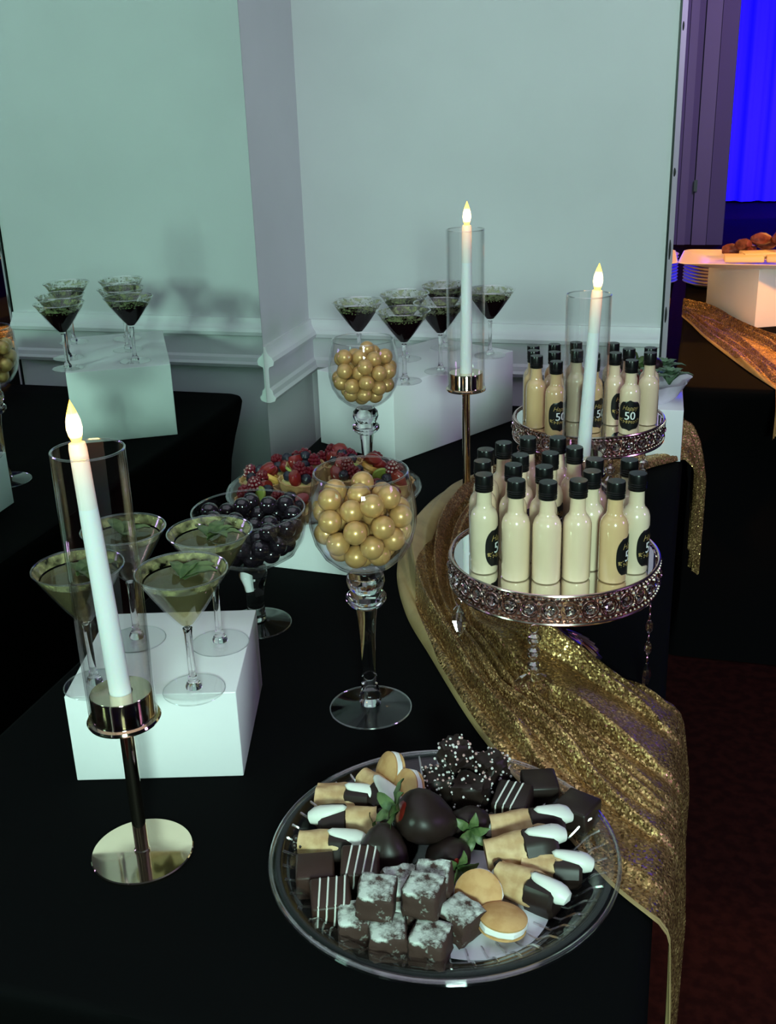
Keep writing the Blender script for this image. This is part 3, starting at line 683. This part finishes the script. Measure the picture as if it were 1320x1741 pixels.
# ------------------------------------------------------------------ liqueur bottles
def text_mesh(body, size, shear=0.0):
    c = bpy.data.curves.new('txt', 'FONT'); c.body = body; c.size = size; c.align_x = 'CENTER'; c.align_y = 'CENTER'; c.shear = shear; c.resolution_u = 3
    o = bpy.data.objects.new('txt', c); col.objects.link(o)
    bpy.context.view_layer.update()
    me = bpy.data.meshes.new_from_object(o.evaluated_get(bpy.context.evaluated_depsgraph_get()))
    bpy.data.objects.remove(o); return me
BR = .0171
def wrap(me, r, zc, dx=0):
    for v in me.vertices:
        a = (v.co.x+dx)/r; z = v.co.y; v.co = (r*math.sin(a), -r*math.cos(a), zc+z)
    me.update(); return me
def bold(me, e):
    return me
def label_meshes():
    vs, fs, n = [], [], 32; zc = .034; W_, H_ = .0205, .0260
    rows = 16
    for i in range(rows+1):
        z = -H_+2*H_*i/rows; hw = W_*max(0.0, 1-abs(z/H_)**2.6)**(1/2.6)+.0002
        for j in range(13):
            x = -hw+2*hw*j/12; a = x/(BR+.0003); vs.append(((BR+.0003)*math.sin(a), -(BR+.0003)*math.cos(a), zc+z))
    for i in range(rows):
        for j in range(12): fs.append((i*13+j, i*13+j+1, (i+1)*13+j+1, (i+1)*13+j))
    lab = MB().add(vs, fs).mesh('label', 60); lab.materials.append(M['label'])
    hp = wrap(text_mesh('Happy', .0105, .35), BR+.0006, zc+.0125); hp.materials.append(M['print_gold'])
    fifty = wrap(text_mesh('50', .0190, 0.0), BR+.0006, zc-.001); fifty.materials.append(M['print_white'])
    f2 = wrap(text_mesh('50', .0190, 0.0), BR+.0006, zc-.001, .0005); mb = MB()
    for q in (fifty, f2): mb.add([tuple(v.co) for v in q.vertices], [tuple(p.vertices) for p in q.polygons])
    me5 = bpy.data.meshes.new('fifty'); me5.from_pydata(mb.v, [], mb.f); me5.materials.append(M['print_white'])
    g = MB(); r5 = random.Random(9)
    for k in range(90):                       # gold confetti band under the number
        x = r5.uniform(-.018, .018); z = zc-.0110+r5.gauss(0, .0016)-.0022*abs(x/.0145)**2*-1; a = x/(BR+.0006); s = r5.uniform(.0004, .0010); rr_ = BR+.0006
        g.add([(rr_*math.sin(a+d1*s/rr_), -rr_*math.cos(a+d1*s/rr_), z+d2*s) for d1, d2 in ((-1, 0), (0, -1), (1, 0), (0, 1))], [(0, 1, 2, 3)])
    gm = bpy.data.meshes.new('confetti'); gm.from_pydata(g.v, [], g.f); gm.materials.append(M['print_gold'])
    return lab, hp, me5, gm
LABEL = label_meshes()
def bottle_body(m_):
    me = MB().lathe([(0, .0012), (.013, .0002), (.0158, .0008), (.0171, .003), (.0171, .066), (.0167, .0715), (.0150, .0770), (.0125, .0805), (.0102, .0830), (.0094, .0870), (.0088, .104), (0, .104)], 32).mesh('body'); me.materials.append(M[m_]); return me
BODY = {k: bottle_body(k) for k in ('cream', 'cream2', 'cream3')}
def cap_mesh():
    me = MB().lathe([(.0092, .1035), (.0108, .1035), (.0108, .1065), (.0102, .107), (.0102, .108), (.0108, .1085), (.0108, .122), (.0103, .1235), (0, .1237)], 32).mesh('cap'); me.materials.append(M['cap']); return me
CAP = cap_mesh()
RIDGE = MB().torus(.0108, .0004, 28, 4).mesh('ridge'); RIDGE.materials.append(M['cap'])
def bottle(label, x, y, z, body, face, group):
    t = thing('liqueur_bottle', label, 'bottle', (x, y, T+z), face, group)
    put('body', BODY[body], None, t); c = put('cap', CAP, None, t)
    for q in (.1095, .112): rg = put('cap_ridge', RIDGE, None, c); rg.location = (0, 0, q)
    l = put('label', LABEL[0], None, t); tag(l, 'black oval label with gold Happy and white 50')
    for nm, me in zip(('script_print', 'number_print', 'confetti_print'), LABEL[1:]): put(nm, me, None, l)
    return t
FB = [(-0.2235, 1.1956), (-0.1829, 1.1825), (-0.1462, 1.1825), (-0.1125, 1.1953), (-0.0701, 1.1999), (-0.0476, 1.2313), (-0.2343, 1.2443), (-0.1951, 1.2365), (-0.1578, 1.236), (-0.1006, 1.2300), (-0.2386, 1.2891), (-0.1925, 1.2747), (-0.1573, 1.2885), (-0.1014, 1.2741), (-0.0603, 1.2792), (-0.2213, 1.3205), (-0.1937, 1.3469), (-0.1559, 1.3534), (-0.1305, 1.3168)]
FL_ = ['first from the left in the front row', 'second from the left in the front row', 'third from the left in the front row', 'fourth from the left in the front row', 'tan bottle fifth in the front row', 'rightmost in the front row',
       'first from the left in the second row', 'second from the left in the second row', 'third from the left in the second row', 'rightmost in the second row',
       'first from the left in the third row', 'second from the left in the third row', 'third from the left in the third row', 'fourth in the third row', 'rightmost in the third row',
       'leftmost of the back row', 'second of the back row', 'third of the back row', 'rightmost of the back row beside the candle']
face_f = {0: 84, 1: 190, 2: 200, 3: 185, 4: 84, 5: 80, 6: 120, 7: 60, 8: 70, 9: 200, 10: 150, 11: 75, 12: 80, 13: 190, 14: 170, 15: 60, 16: 160, 17: 170, 18: 200}
for i, (x, y) in enumerate(FB):
    b = 'cream2' if i == 4 else ('cream3' if i in (0, 5, 9, 14) else 'cream')
    lb = ('tan liqueur bottle, ' if i == 4 else 'cream liqueur bottle, ') + FL_[i].replace('tan bottle ', '') + ' on the near stand'
    bottle(lb, x, y, F0[2]+.0003, b, R(face_f[i]), 'small bottles on the near mirror stand')
BB = [(-0.262, 1.8665), (-0.2564, 1.831), (-0.2459, 1.7928), (-0.2275, 1.8839), (-0.2200, 1.8255), (-0.2085, 1.7580), (-0.1921, 1.9037), (-0.1840, 1.8427), (-0.1540, 1.8229), (-0.1503, 1.7836), (-0.128, 1.9058), (-0.1190, 1.8330), (-0.0986, 1.8665), (-0.0888, 1.7835), (-0.0632, 1.8783), (-0.0620, 1.8416)]
BL_ = ['leftmost of the back row', 'leftmost of the middle row', 'front bottle at the left edge', 'second of the back row', 'second of the middle row', 'front bottle whose black label shows half', 'third of the back row', 'third of the middle row', 'right of the candle in the middle row', 'just right of the candle in front',
       'fourth of the back row', 'fourth of the middle row', 'behind the bottle with the facing label', 'front, its black Happy 50 label facing out', 'rightmost of the back row', 'rightmost of the middle row']
face_b = {5: 38, 13: 6, 9: 60, 11: 60, 4: 50, 2: 170, 15: 160, 12: -30}
for i, (x, y) in enumerate(BB):
    b = 'cream2' if i in (2, 3, 5, 8, 9, 1) else ('cream' if i not in (7, 10) else 'cream3')
    bottle(('tan' if b == 'cream2' else 'cream') + ' liqueur bottle, ' + BL_[i] + ', on the far stand', x, y, B0[2]+.0003, b, R(face_b.get(i, 150+13*i)), 'small bottles on the far mirror stand')

# ------------------------------------------------------------------ dessert tray in front
DX, DY = -0.192, 0.822
t = thing('dessert_tray', 'round clear plastic tray of chocolates and cannoli in front', 'tray', (DX, DY, T+.003))
n = 96
MB().lathe([(0, 0), (.118, 0), (.128, .004), (.142, .018), (.156, .024), (.1615, .023), (.1645, .019), (.1655, .020), (.1625, .0255), (.156, .0265), (.141, .0205), (.127, .0062), (.118, .002), (0, .002)], n).build('dish', 'plastic', t)
for k in range(48):
    a = 2*math.pi*k/48; mb = MB(); c_, s_ = math.cos(a), math.sin(a)
    mb.tube([(.108*c_, .108*s_, .0030), (.127*c_, .127*s_, .0070), (.141*c_, .141*s_, .0212), (.152*c_, .152*s_, .0262)], .0013, 5); mb.build('rib', 'rib', t)
MB().torus(.1635, .0022, 96, 8, Matrix.Translation((0, 0, .0235))).build('rim', 'rib', t)
o = MB().lathe([(0, 0), (.072, 0), (.072, .0005), (0, .0005)], 48).build('paper_liner', 'paper'); o.location = (DX+.034, DY-.040, T+.0058)  # pale disc put in for the purple-white patch on the dish
tag(o, 'white round paper liner on the clear dessert tray', 'paper')
ZB = T+.0066
# sandwich cookies
def cookie(label, x, y, z, rot):
    t = thing('sandwich_cookie', label, 'cookie', (x, y, z), 0, 'cream sandwich cookies on the tray', rot=rot)
    r_ = .0215; dome = [(0, .0075), (r_*.45, .0070), (r_*.8, .0050), (r_, .0018), (r_*.985, 0), (0, 0)]
    b = MB().lathe(dome, 36).build('top_biscuit', 'cookie', t); b.location = (0, 0, .0145)
    b = MB().lathe([(q, -z_) for q, z_ in dome], 36).build('bottom_biscuit', 'cookie', t); b.location = (0, 0, .0075)
    MB().lathe([(0, .0074), (r_*.93, .0074), (r_*1.01, .0092), (r_*1.0, .0128), (r_*.93, .0146), (0, .0146)], 32, None, lambda a, r, z: 1+.03*math.sin(5*a)+.02*math.sin(11*a)).build('filling', 'filling', t)
cookie('sandwich cookie lying flat at the front right of the tray', -0.124, 0.747, ZB+.002, (R(-8), R(5), 0))
cookie('sandwich cookie leaning beside the sugared brownies', -0.150, 0.782, ZB+.010, (R(50), R(8), 0))
cookie('sandwich cookie standing at the back of the tray', -0.262, 0.925, ZB+.024, (R(10), R(-66), R(25)))
cookie('sandwich cookie leaning against the standing one', -0.240, 0.903, ZB+.020, (R(10), R(-58), R(32)))
# sugared brownies
BRO = [put_me for put_me in [bevel_box((.033, .033, .027), .0035, 2, .0011, 3, s) for s in (1, 2, 3)]]
for q in BRO: q.materials.append(M['brownie'])
def brownie(label, x, y, z, rz, k, tilt=(0, 0)):
    o = put('brownie_cube', BRO[k % 3], None); o.location = (x, y, ZB+z); o.rotation_euler = (tilt[0], tilt[1], rz); o['label'] = label; o['category'] = 'brownie'; o['group'] = 'sugar dusted brownie cubes'
for i, (lb, x, y, z, rz, tl) in enumerate([
    ('sugared brownie cube at the front left of the pile', -0.246, 0.716, 0, .35, (0, 0)), ('sugared brownie cube in the front middle of the pile', -0.215, 0.706, 0, .30, (0, 0)),
    ('sugared brownie cube at the front right of the pile', -0.178, 0.707, 0, -.05, (0, 0)), ('sugared brownie cube leaning by the cookie', -0.160, 0.741, .001, -.5, (0, .1)),
    ('sugared brownie cube stacked on top at the left', -0.230, 0.724, .0255, .15, (.05, .05)), ('sugared brownie cube stacked on top at the right', -0.190, 0.735, .0255, -.05, (0, 0)),
    ('sugared brownie cube behind the left stack', -0.222, 0.757, .012, .7, (.3, .2)), ('sugared brownie cube behind the right stack', -0.187, 0.770, .016, .1, (.35, -.1)), ('sugared brownie cube under the middle of the pile', -0.208, 0.741, 0, .2, (0, 0))]):
    brownie(lb, x, y, z, rz, i, tl)
# chocolate petits fours
SQ = bevel_box((.036, .036, .026), .0028, 2)
SQK = SQ.copy(); SQ.materials.append(M['choc2']); SQK.materials.append(M['choc'])
def petit(label, x, y, z, rz, stripes, m_='choc2', tilt=(0, 0)):
    t = thing('chocolate_square', label, 'chocolate', (x, y, ZB+z), 0, 'chocolate covered squares', rot=(tilt[0], tilt[1], rz))
    put('coating', SQ if m_ == 'choc2' else SQK, None, t)
    for k in range(stripes):
        u = -.011+.0075*k
        mb = MB().tube([(u-.003, -.0184, .004+.004*(k % 2)), (u-.002, -.0185, .016), (u-.0015, -.0180, .0250), (u-.001, -.0155, .0264), (u+.001, 0, .0266), (u+.003, .0155, .0264), (u+.003, .0180, .0245), (u+.0035, .0185, .012)], .0009, 6)
        mb.build('icing_stripe', 'white_choc', t)
petit('plain chocolate square at the left of the tray', -0.302, 0.768, 0, .35, 0)
petit('white striped chocolate square behind the plain one', -0.262, 0.782, .006, .25, 4, tilt=(.2, 0))
petit('white striped chocolate square at the front left edge', -0.276, 0.735, .004, .40, 4, tilt=(.15, 0))
petit('white striped chocolate square at the back right of the tray', -0.140, 0.912, .006, -.1, 3, 'choc', (.2, 0))
petit('dark chocolate square at the back edge by the sequins', -0.118, 0.945, .002, .3, 0, 'choc')
petit('dark chocolate square behind the right cannoli', -0.076, 0.912, .004, -.4, 0, 'choc')
# sprinkle covered chunks
def chunk(label, x, y, z, s, seed, sprinkles=70):
    t = thing('sprinkle_chunk', label, 'chocolate', (x, y, ZB+z), seed, 'chocolate chunks with white sprinkles')
    me = bevel_box((s, s*.9, s*.85), .004, 2, .0022, 3, seed); put('chunk', me, 'choc', t)
    mb, mp = MB(), MB(); r_ = random.Random(seed)
    pol = [p for p in me.polygons if p.normal.z > -.2]
    for k in range(sprinkles):
        p = r_.choice(pol); c = Vector(p.center)+Vector(p.normal)*.0008+Vector((r_.uniform(-.003, .003), r_.uniform(-.003, .003), 0))
        (mb if k % 3 else mp).sphere(tuple(c), r_.uniform(.0009, .0017), 6, 4)
    tag(mb.build('sprinkles', 'sprinkle', t), kind='stuff'); tag(mp.build('pink_sprinkles', 'sprinkle_pink', t), kind='stuff')
chunk('sprinkled chocolate chunk topmost of the pile at the back', -0.206, 0.936, .040, .028, 1, 60)
chunk('sprinkled chocolate chunk at the left foot of the pile', -0.220, 0.922, .006, .032, 2, 80)
chunk('sprinkled chocolate chunk at the right foot of the pile', -0.184, 0.916, .006, .034, 3, 55)
chunk('sprinkled chocolate chunk at the right back of the pile', -0.170, 0.950, .018, .030, 4, 60)
chunk('sprinkled chocolate chunk at the back of the pile', -0.200, 0.954, .004, .034, 5, 40)
# dipped strawberries
def dipped(label, x, y, z, s, rot, leaves=6):
    t = thing('dipped_strawberry', label, 'strawberry', (x, y, ZB+z), 0, 'chocolate dipped strawberries', rot=rot)
    pr_ = [(0, -.024), (.006, -.0225), (.013, -.016), (.0185, -.006), (.0205, .004), (.0198, .012), (.0165, .0180), (.011, .0215), (.0075, .0222)]
    MB().lathe([(r_*s, z_*s) for r_, z_ in pr_], 28, None, lambda a, r, z_: 1+.09*math.sin(2*a+1)+.05*math.sin(3*a+z_*60)+.025*math.sin(5*a-z_*110)).build('chocolate_coat', 'choc', t)
    MB().lathe([(.0085*s, .0218*s), (.005*s, .0230*s), (0, .0228*s)], 24).build('fruit_top', 'straw', t)
    for k in range(leaves):
        lf = put('calyx_leaf', LEAF, None, t); a = k*6.283/leaves+.3; lf.location = (0, 0, .0232*s); lf.rotation_euler = (0, -.25+.5*((k*7) % 3-1)*.5, a); lf.scale = (.75*s, .7*s, 1)
dipped('large chocolate dipped strawberry on top in the tray middle', -0.211, 0.838, .040, 1.32, (R(62), R(10), R(-70)))
dipped('chocolate dipped strawberry standing point up left of the large one', -0.246, 0.806, .022, 1.1, (R(165), 0, 0))
dipped('chocolate dipped strawberry low in front of the large one', -0.188, 0.815, .018, .95, (R(80), 0, R(40)))
dipped('chocolate dipped strawberry behind the large one', -0.245, 0.862, .018, .9, (R(100), 0, R(-40)))
dipped('chocolate dipped strawberry at the right behind the leaves', -0.178, 0.868, .018, .95, (R(70), 0, R(20)))
# cannoli
def cannoli(label, a, b, z, dipb=True, dipa=True, seed=0, rise=0.0):
    a, b = Vector((*a, 0)), Vector((*b, 0)); d = b-a; L_ = d.length
    t = thing('cannoli', label, 'cannoli', (a.x+d.x/2, a.y+d.y/2, ZB+z), 0, 'chocolate tipped cannoli', rot=(0, -rise, math.atan2(d.y, d.x)))
    X = Matrix.Rotation(R(90), 4, 'Y'); h = L_/2
    wob = lambda a_, r, z_: 1+.07*math.sin(2*a_+seed)+.05*math.sin(3*a_+z_*90)+.03*math.sin(7*a_-z_*160+seed)+(.13 if 0.2 < (a_+seed+z_*14) % 6.283 < 1.1 else 0)
    MB().lathe([(.0090, -h*.97), (.0140, -h*1.02), (.0138, -h*.9), (.0142, -h*.65), (.0150, -h*.35), (.0155, 0), (.0152, h*.3), (.0146, h*.5), (.0130, h*.72), (.009, h*.75)], 40, X, wob).build('shell', 'shell', t)
    rr_ = random.Random(seed)
    if dipb:
        MB().lathe([(.0150, h*.10), (.0168, h*.16), (.0172, h*.6), (.0165, h*1.0), (.0135, h*1.12), (0, h*1.1)], 26, X, lambda a_, r, z_: 1+.06*math.sin(4*a_+seed)+.05*math.sin(7*a_)).build('chocolate_dip', 'choc', t)
        m_ = Matrix.Translation((h*1.0, 0, .0105)) @ Matrix.Rotation(.30, 4, 'Y')
        MB().lathe([(0, -.028), (.005, -.024), (.0095, -.012), (.0132, .000), (.0130, .007), (.009, .0135), (0, .0160)], 22, m_ @ X @ Matrix.Diagonal((.62, .80, .95, 1)), lambda a_, r, z_: 1+.05*math.sin(3*a_+seed)).build('cream', 'white_choc', t)
    if dipa:
        for k in range(7):
            a_ = rr_.uniform(0, 6.28); q = MB().sphere((-h+rr_.uniform(-.004, .004), .011*math.cos(a_), .009*math.sin(a_)+.002), rr_.uniform(.0028, .0042), 7, 5); q.build('chocolate_chip', 'choc', t)
        MB().sphere((-h, 0, 0), .008, 14, 8).build('cream', 'white_choc', t)
cannoli('cannoli at the right back with white cream end', (-0.156, 0.868), (-0.092, 0.892), .016, seed=1)
cannoli('large cannoli in the right middle tilted upward', (-0.152, 0.826), (-0.092, 0.848), .022, dipa=False, seed=2, rise=.12)
cannoli('cannoli at the right edge mostly hidden under another', (-0.118, 0.826), (-0.066, 0.832), .012, dipa=False, seed=3)
cannoli('cannoli at the front right beside the flat cookie', (-0.136, 0.806), (-0.082, 0.786), .013, seed=4)
cannoli('cannoli at the left back of the tray', (-0.338, 0.880), (-0.284, 0.886), .014, dipa=False, seed=5)
cannoli('cannoli in the left middle with cream at its left', (-0.268, 0.856), (-0.320, 0.842), .014, seed=6)
cannoli('cannoli at the left front with cream at its right', (-0.330, 0.806), (-0.278, 0.812), .014, seed=7)
cannoli('short cannoli at the back between cookies and left cannoli', (-0.296, 0.910), (-0.262, 0.882), .020, dipa=False, seed=8)

# ------------------------------------------------------------------ fruit tarts
FX, FY, FZ = -0.534, 1.505, 0.1005
t = thing('tart_platter', 'round clear glass platter of fruit tarts on a white riser', 'platter', (FX, FY, T+FZ))
MB().lathe([(0, 0), (.112, 0), (.130, .008), (.143, .020), (.150, .021), (.151, .0235), (.143, .0232), (.129, .011), (.112, .003), (0, .003)], 80, None, lambda a, r, z: 1+(.012*math.sin(a*16) if r > .13 else 0)).build('dish', 'plastic', t)
MB().torus(.1505, .0018, 80, 6, Matrix.Translation((0, 0, .0225))).build('rim', 'glass', t)
SHELL = MB().lathe([(0, 0), (.016, 0), (.019, .002), (.0235, .017), (.0245, .018), (.0225, .0182), (.019, .006), (0, .004)], 40, None, lambda a, r, z: 1+(.035*math.sin(a*14) if r > .015 else 0)).mesh('crust'); SHELL.materials.append(M['tart'])
CUST = MB().lathe([(0, .010), (.0205, .0145), (.018, .0165), (0, .018)], 24).mesh('custard'); CUST.materials.append(M['custard'])
BLU = MB().lathe([(0, -.0062), (.004, -.005), (.0066, 0), (.0055, .004), (.0028, .0058), (.0022, .0050), (0, .0048)], 14).mesh('berry'); BLU.materials.append(M['blue'])
STR = MB().lathe([(0, -.013), (.004, -.011), (.0088, -.003), (.0100, .004), (.0075, .009), (0, .010)], 16, Matrix.Diagonal((1, .7, 1, 1))).mesh('strawberry'); STR.materials.append(M['straw'])
def rasp_mesh():
    mb = MB()
    for i, (zz_, r_, n_) in enumerate(((0, .0062, 9), (.0042, .0056, 8), (.0080, .0036, 6), (.0100, 0, 1))):
        for k in range(n_): mb.sphere((r_*math.cos(k*6.283/n_+i), r_*math.sin(k*6.283/n_+i), zz_), .0027, 6, 4)
    me = mb.mesh('raspberry'); me.materials.append(M['rasp']); return me
RSP = rasp_mesh()
KIW = MB().lathe([(0, 0), (.0095, 0), (.0100, .0015), (.0095, .003), (0, .003)], 20).mesh('kiwi'); KIW.materials.append(M['kiwi'])
PEA = MB().torus(.009, .0042, 10, 6).mesh('peach'); PEA.materials.append(M['peach'])
tl = ['at the left edge of the platter', 'at the front left of the platter', 'at the front of the platter', 'at the front right behind the gold candy', 'at the right edge of the platter', 'at the back right of the platter', 'at the back of the platter', 'at the back left of the platter', 'at the far left back of the platter']
rr = random.Random(21); spots = [(0.106*math.cos(math.pi+k*2*math.pi/9), 0.106*math.sin(math.pi+k*2*math.pi/9), tl[k]) for k in range(9)] + [(0.047, -0.010, 'right of the platter middle'), (-0.040, 0.030, 'left of the platter middle behind'), (-0.028, -0.042, 'in front of the platter middle'), (0.02, 0.048, 'at the platter middle towards the wall')]
for k, (x, y, lb) in enumerate(spots):
    t = thing('fruit_tart', 'small fruit tart with berries '+lb, 'tart', (FX+x, FY+y, T+FZ+.0032+(.022 if k >= 9 else 0)), rr.uniform(0, 6), 'fruit tarts on the clear platter')
    t.rotation_euler = (rr.uniform(-.12, .12), rr.uniform(-.12, .12), t.rotation_euler.z); q = 1.42 if k < 9 else 1.3; t.scale = (q, q, q)
    put('crust', SHELL, None, t); put('custard', CUST, None, t)
    kinds = [(STR, 'strawberry_half'), (BLU, 'blueberry'), (RSP, 'raspberry'), (BLU, 'blueberry'), (KIW, 'kiwi_slice') if k % 2 else (RSP, 'raspberry'), (BLU, 'blueberry') if k % 3 else (PEA, 'peach_slice')]
    for j, (me, nm) in enumerate(kinds):
        a = j*6.283/6; o = put(nm, me, None, t); o.location = (.0125*math.cos(a), .0125*math.sin(a), .0225); o.rotation_euler = (rr.uniform(.2, 1.2) if me in (STR, KIW) else rr.uniform(-.4, .4), rr.uniform(-.6, .6), a)
    o = put('raspberry' if k % 2 else 'blueberry', RSP if k % 2 else BLU, None, t); o.location = (0, 0, .029)
    if k % 3 == 0: o = put('strawberry_half', STR, None, t); o.location = (.004, -.006, .031); o.rotation_euler = (1.1, .3, 1)

# ------------------------------------------------------------------ tray of greens at the table end
GX, GY, GZ = -0.093, 2.180, 0.1046
t = thing('paper_tray', 'wavy edged pink tray on the riser at the table end', 'tray', (GX, GY, T+GZ))
MB().lathe([(0, 0), (.070, 0), (.082, .012), (.098, .040), (.100, .041), (.0965, .040), (.080, .014), (.068, .002), (0, .002)], 72, None, lambda a, r, z: 1+(.05*math.sin(a*9) if z > .03 else .02*math.sin(a*9) if z > .008 else 0)).build('dish', 'pink_paper', t)
def rosette(label, x, y, z, s, m_, cat, n=12):
    t = thing('kale_leaf' if m_ == 'kale' else 'strawberry', label, cat, (x, y, T+z), 0, 'garnish greens on the pink tray')
    me = leaf_mesh(.042*s, .018*s, .014*s); me.materials.append(M[m_])
    for k in range(n):
        lf = put('leaf', me, None, t); lf.rotation_euler = (0, -R(15+55*(k/n)), k*2.4); q = 1-.4*k/n; lf.scale = (q, q, q)
rosette('grey green leafy garnish at the right of the pink tray', GX+.060, GY-.035, GZ+.036, 1.15, 'kale', 'garnish', 18)
rosette('grey green leafy garnish at the front of the pink tray', GX+.015, GY-.068, GZ+.036, 1.3, 'kale', 'garnish', 16)
rosette('grey green leafy garnish at the back of the pink tray', GX+.045, GY+.04, GZ+.036, 1.15, 'kale', 'garnish', 18)
ZB = T+GZ+.004
dipped('chocolate dipped strawberry on the pink tray near the wall', GX-.035, GY+.045, .040, 1.1, (R(70), 0, R(20)))
dipped('chocolate dipped strawberry on the pink tray beside the bottles', GX-.030, GY-.012, .055, 1.1, (R(60), 0, R(70)))
dipped('chocolate dipped strawberry on the pink tray at its middle', GX+.022, GY+.015, .055, 1.1, (R(80), 0, R(-30)))
dipped('chocolate dipped strawberry low on the pink tray', GX-.038, GY-.050, .024, 1.0, (R(90), 0, R(110)))
o = MB().sphere((0, 0, 0), .021, 18, 12, None, (1, 1, 1.2)).build('strawberry', 'straw'); o.location = (GX+.005, GY-.055, T+GZ+.045); tag(o, 'bare red strawberry on the pink tray beside the bottles', 'strawberry')

# ------------------------------------------------------------------ further table: platter, cheese, meat, plates
PX, PY, PZ = 0.235, 3.475, 0.1728
t = thing('serving_platter', 'white rectangular platter of cheese on the orange lit riser', 'platter', (PX, PY, T+PZ), R(-3))
bm = bmesh.new()
def rrect(a, b, rc, z, n=6):
    out = []
    for (sx, sy, a0) in ((1, -1, -90), (1, 1, 0), (-1, 1, 90), (-1, -1, 180)):
        for k in range(n): an = R(a0+90*k/(n-1)); out.append((sx*(a-rc)+rc*math.cos(an), sy*(b-rc)+rc*math.sin(an), z))
    return out
mb = MB(); loops = [rrect(.19, .09, .03, 0), rrect(.20, .10, .03, .002), rrect(.275, .145, .03, .018), rrect(.279, .149, .03, .020), rrect(.275, .145, .03, .0215), rrect(.20, .10, .03, .006), rrect(.19, .09, .03, .005)]
k = len(loops[0])
for lp in loops: mb.v += lp
for i in range(len(loops)-1):
    for j in range(k): mb.f.append((i*k+j, i*k+(j+1) % k, (i+1)*k+(j+1) % k, (i+1)*k+j))
mb.f.append(tuple(range(k))); mb.f.append(tuple((len(loops)-1)*k+j for j in range(k)))
mb.build('dish', 'china', t, 40)
CH = bevel_box((.11, .075, .016), .003, 2); CH.materials.append(M['cheese'])
for i, (dx, dy, dz, rz, lb) in enumerate([(-.10, -.075, .0215, .05, 'slab of pale cheese at the left front of the platter'), (.02, -.07, .0215, -.05, 'slab of pale cheese in the middle of the platter front'), (-.05, -.02, .0245, .2, 'slab of pale cheese behind the front slabs'), (.10, -.03, .0245, 0, 'slab of pale cheese at the right of the platter')]):
    o = put('cheese_slab', CH, None); o.location = (PX+dx, PY+dy, T+PZ+dz); o.rotation_euler = (0, 0, rz); tag(o, lb, 'cheese', 'cheese slabs on the white platter')
def meat_roll(s):
    me = MB().lathe([(0, -.030), (.010, -.029), (.016, -.015), (.018, 0), (.016, .016), (.009, .029), (0, .030)], 18, Matrix.Rotation(R(90), 4, 'Y'), lambda a, r, z: 1+.12*math.sin(3*a+z*80+s)+.06*math.sin(7*a)).mesh('meat'); me.materials.append(M['salami']); return me
MR = [meat_roll(s) for s in (0, 1, 2)]
for i, (dx, dy, dz) in enumerate([(-.13, .055, .022), (-.08, .06, .023), (-.10, .03, .042), (-.05, .045, .056), (0, .05, .060), (.04, .06, .042), (-.03, .075, .04), (.09, .06, .045), (.13, .05, .03), (.02, .02, .062)]):
    o = put('meat_roll', MR[i % 3], None); o.location = (PX+dx, PY+dy, T+PZ+dz+.012); o.rotation_euler = (.2*i, .1*(i % 3), i*1.1); tag(o, 'dark red rolled cured meat heaped on the white platter', 'meat', 'rolled cured meat on the white platter')
PL = MB().lathe([(0, 0), (.07, 0), (.085, .003), (.118, .016), (.120, .0175), (.116, .0175), (.084, .006), (0, .004)], 48).mesh('plate'); PL.materials.append(M['china'])
for k in range(9):
    o = put('plate', PL, None); o.location = (0.078, 4.12, T+.0005+k*.0115); tag(o, 'white round plate in the stack behind the platter beside the mirror', 'plate', 'stacked white plates on the further table')
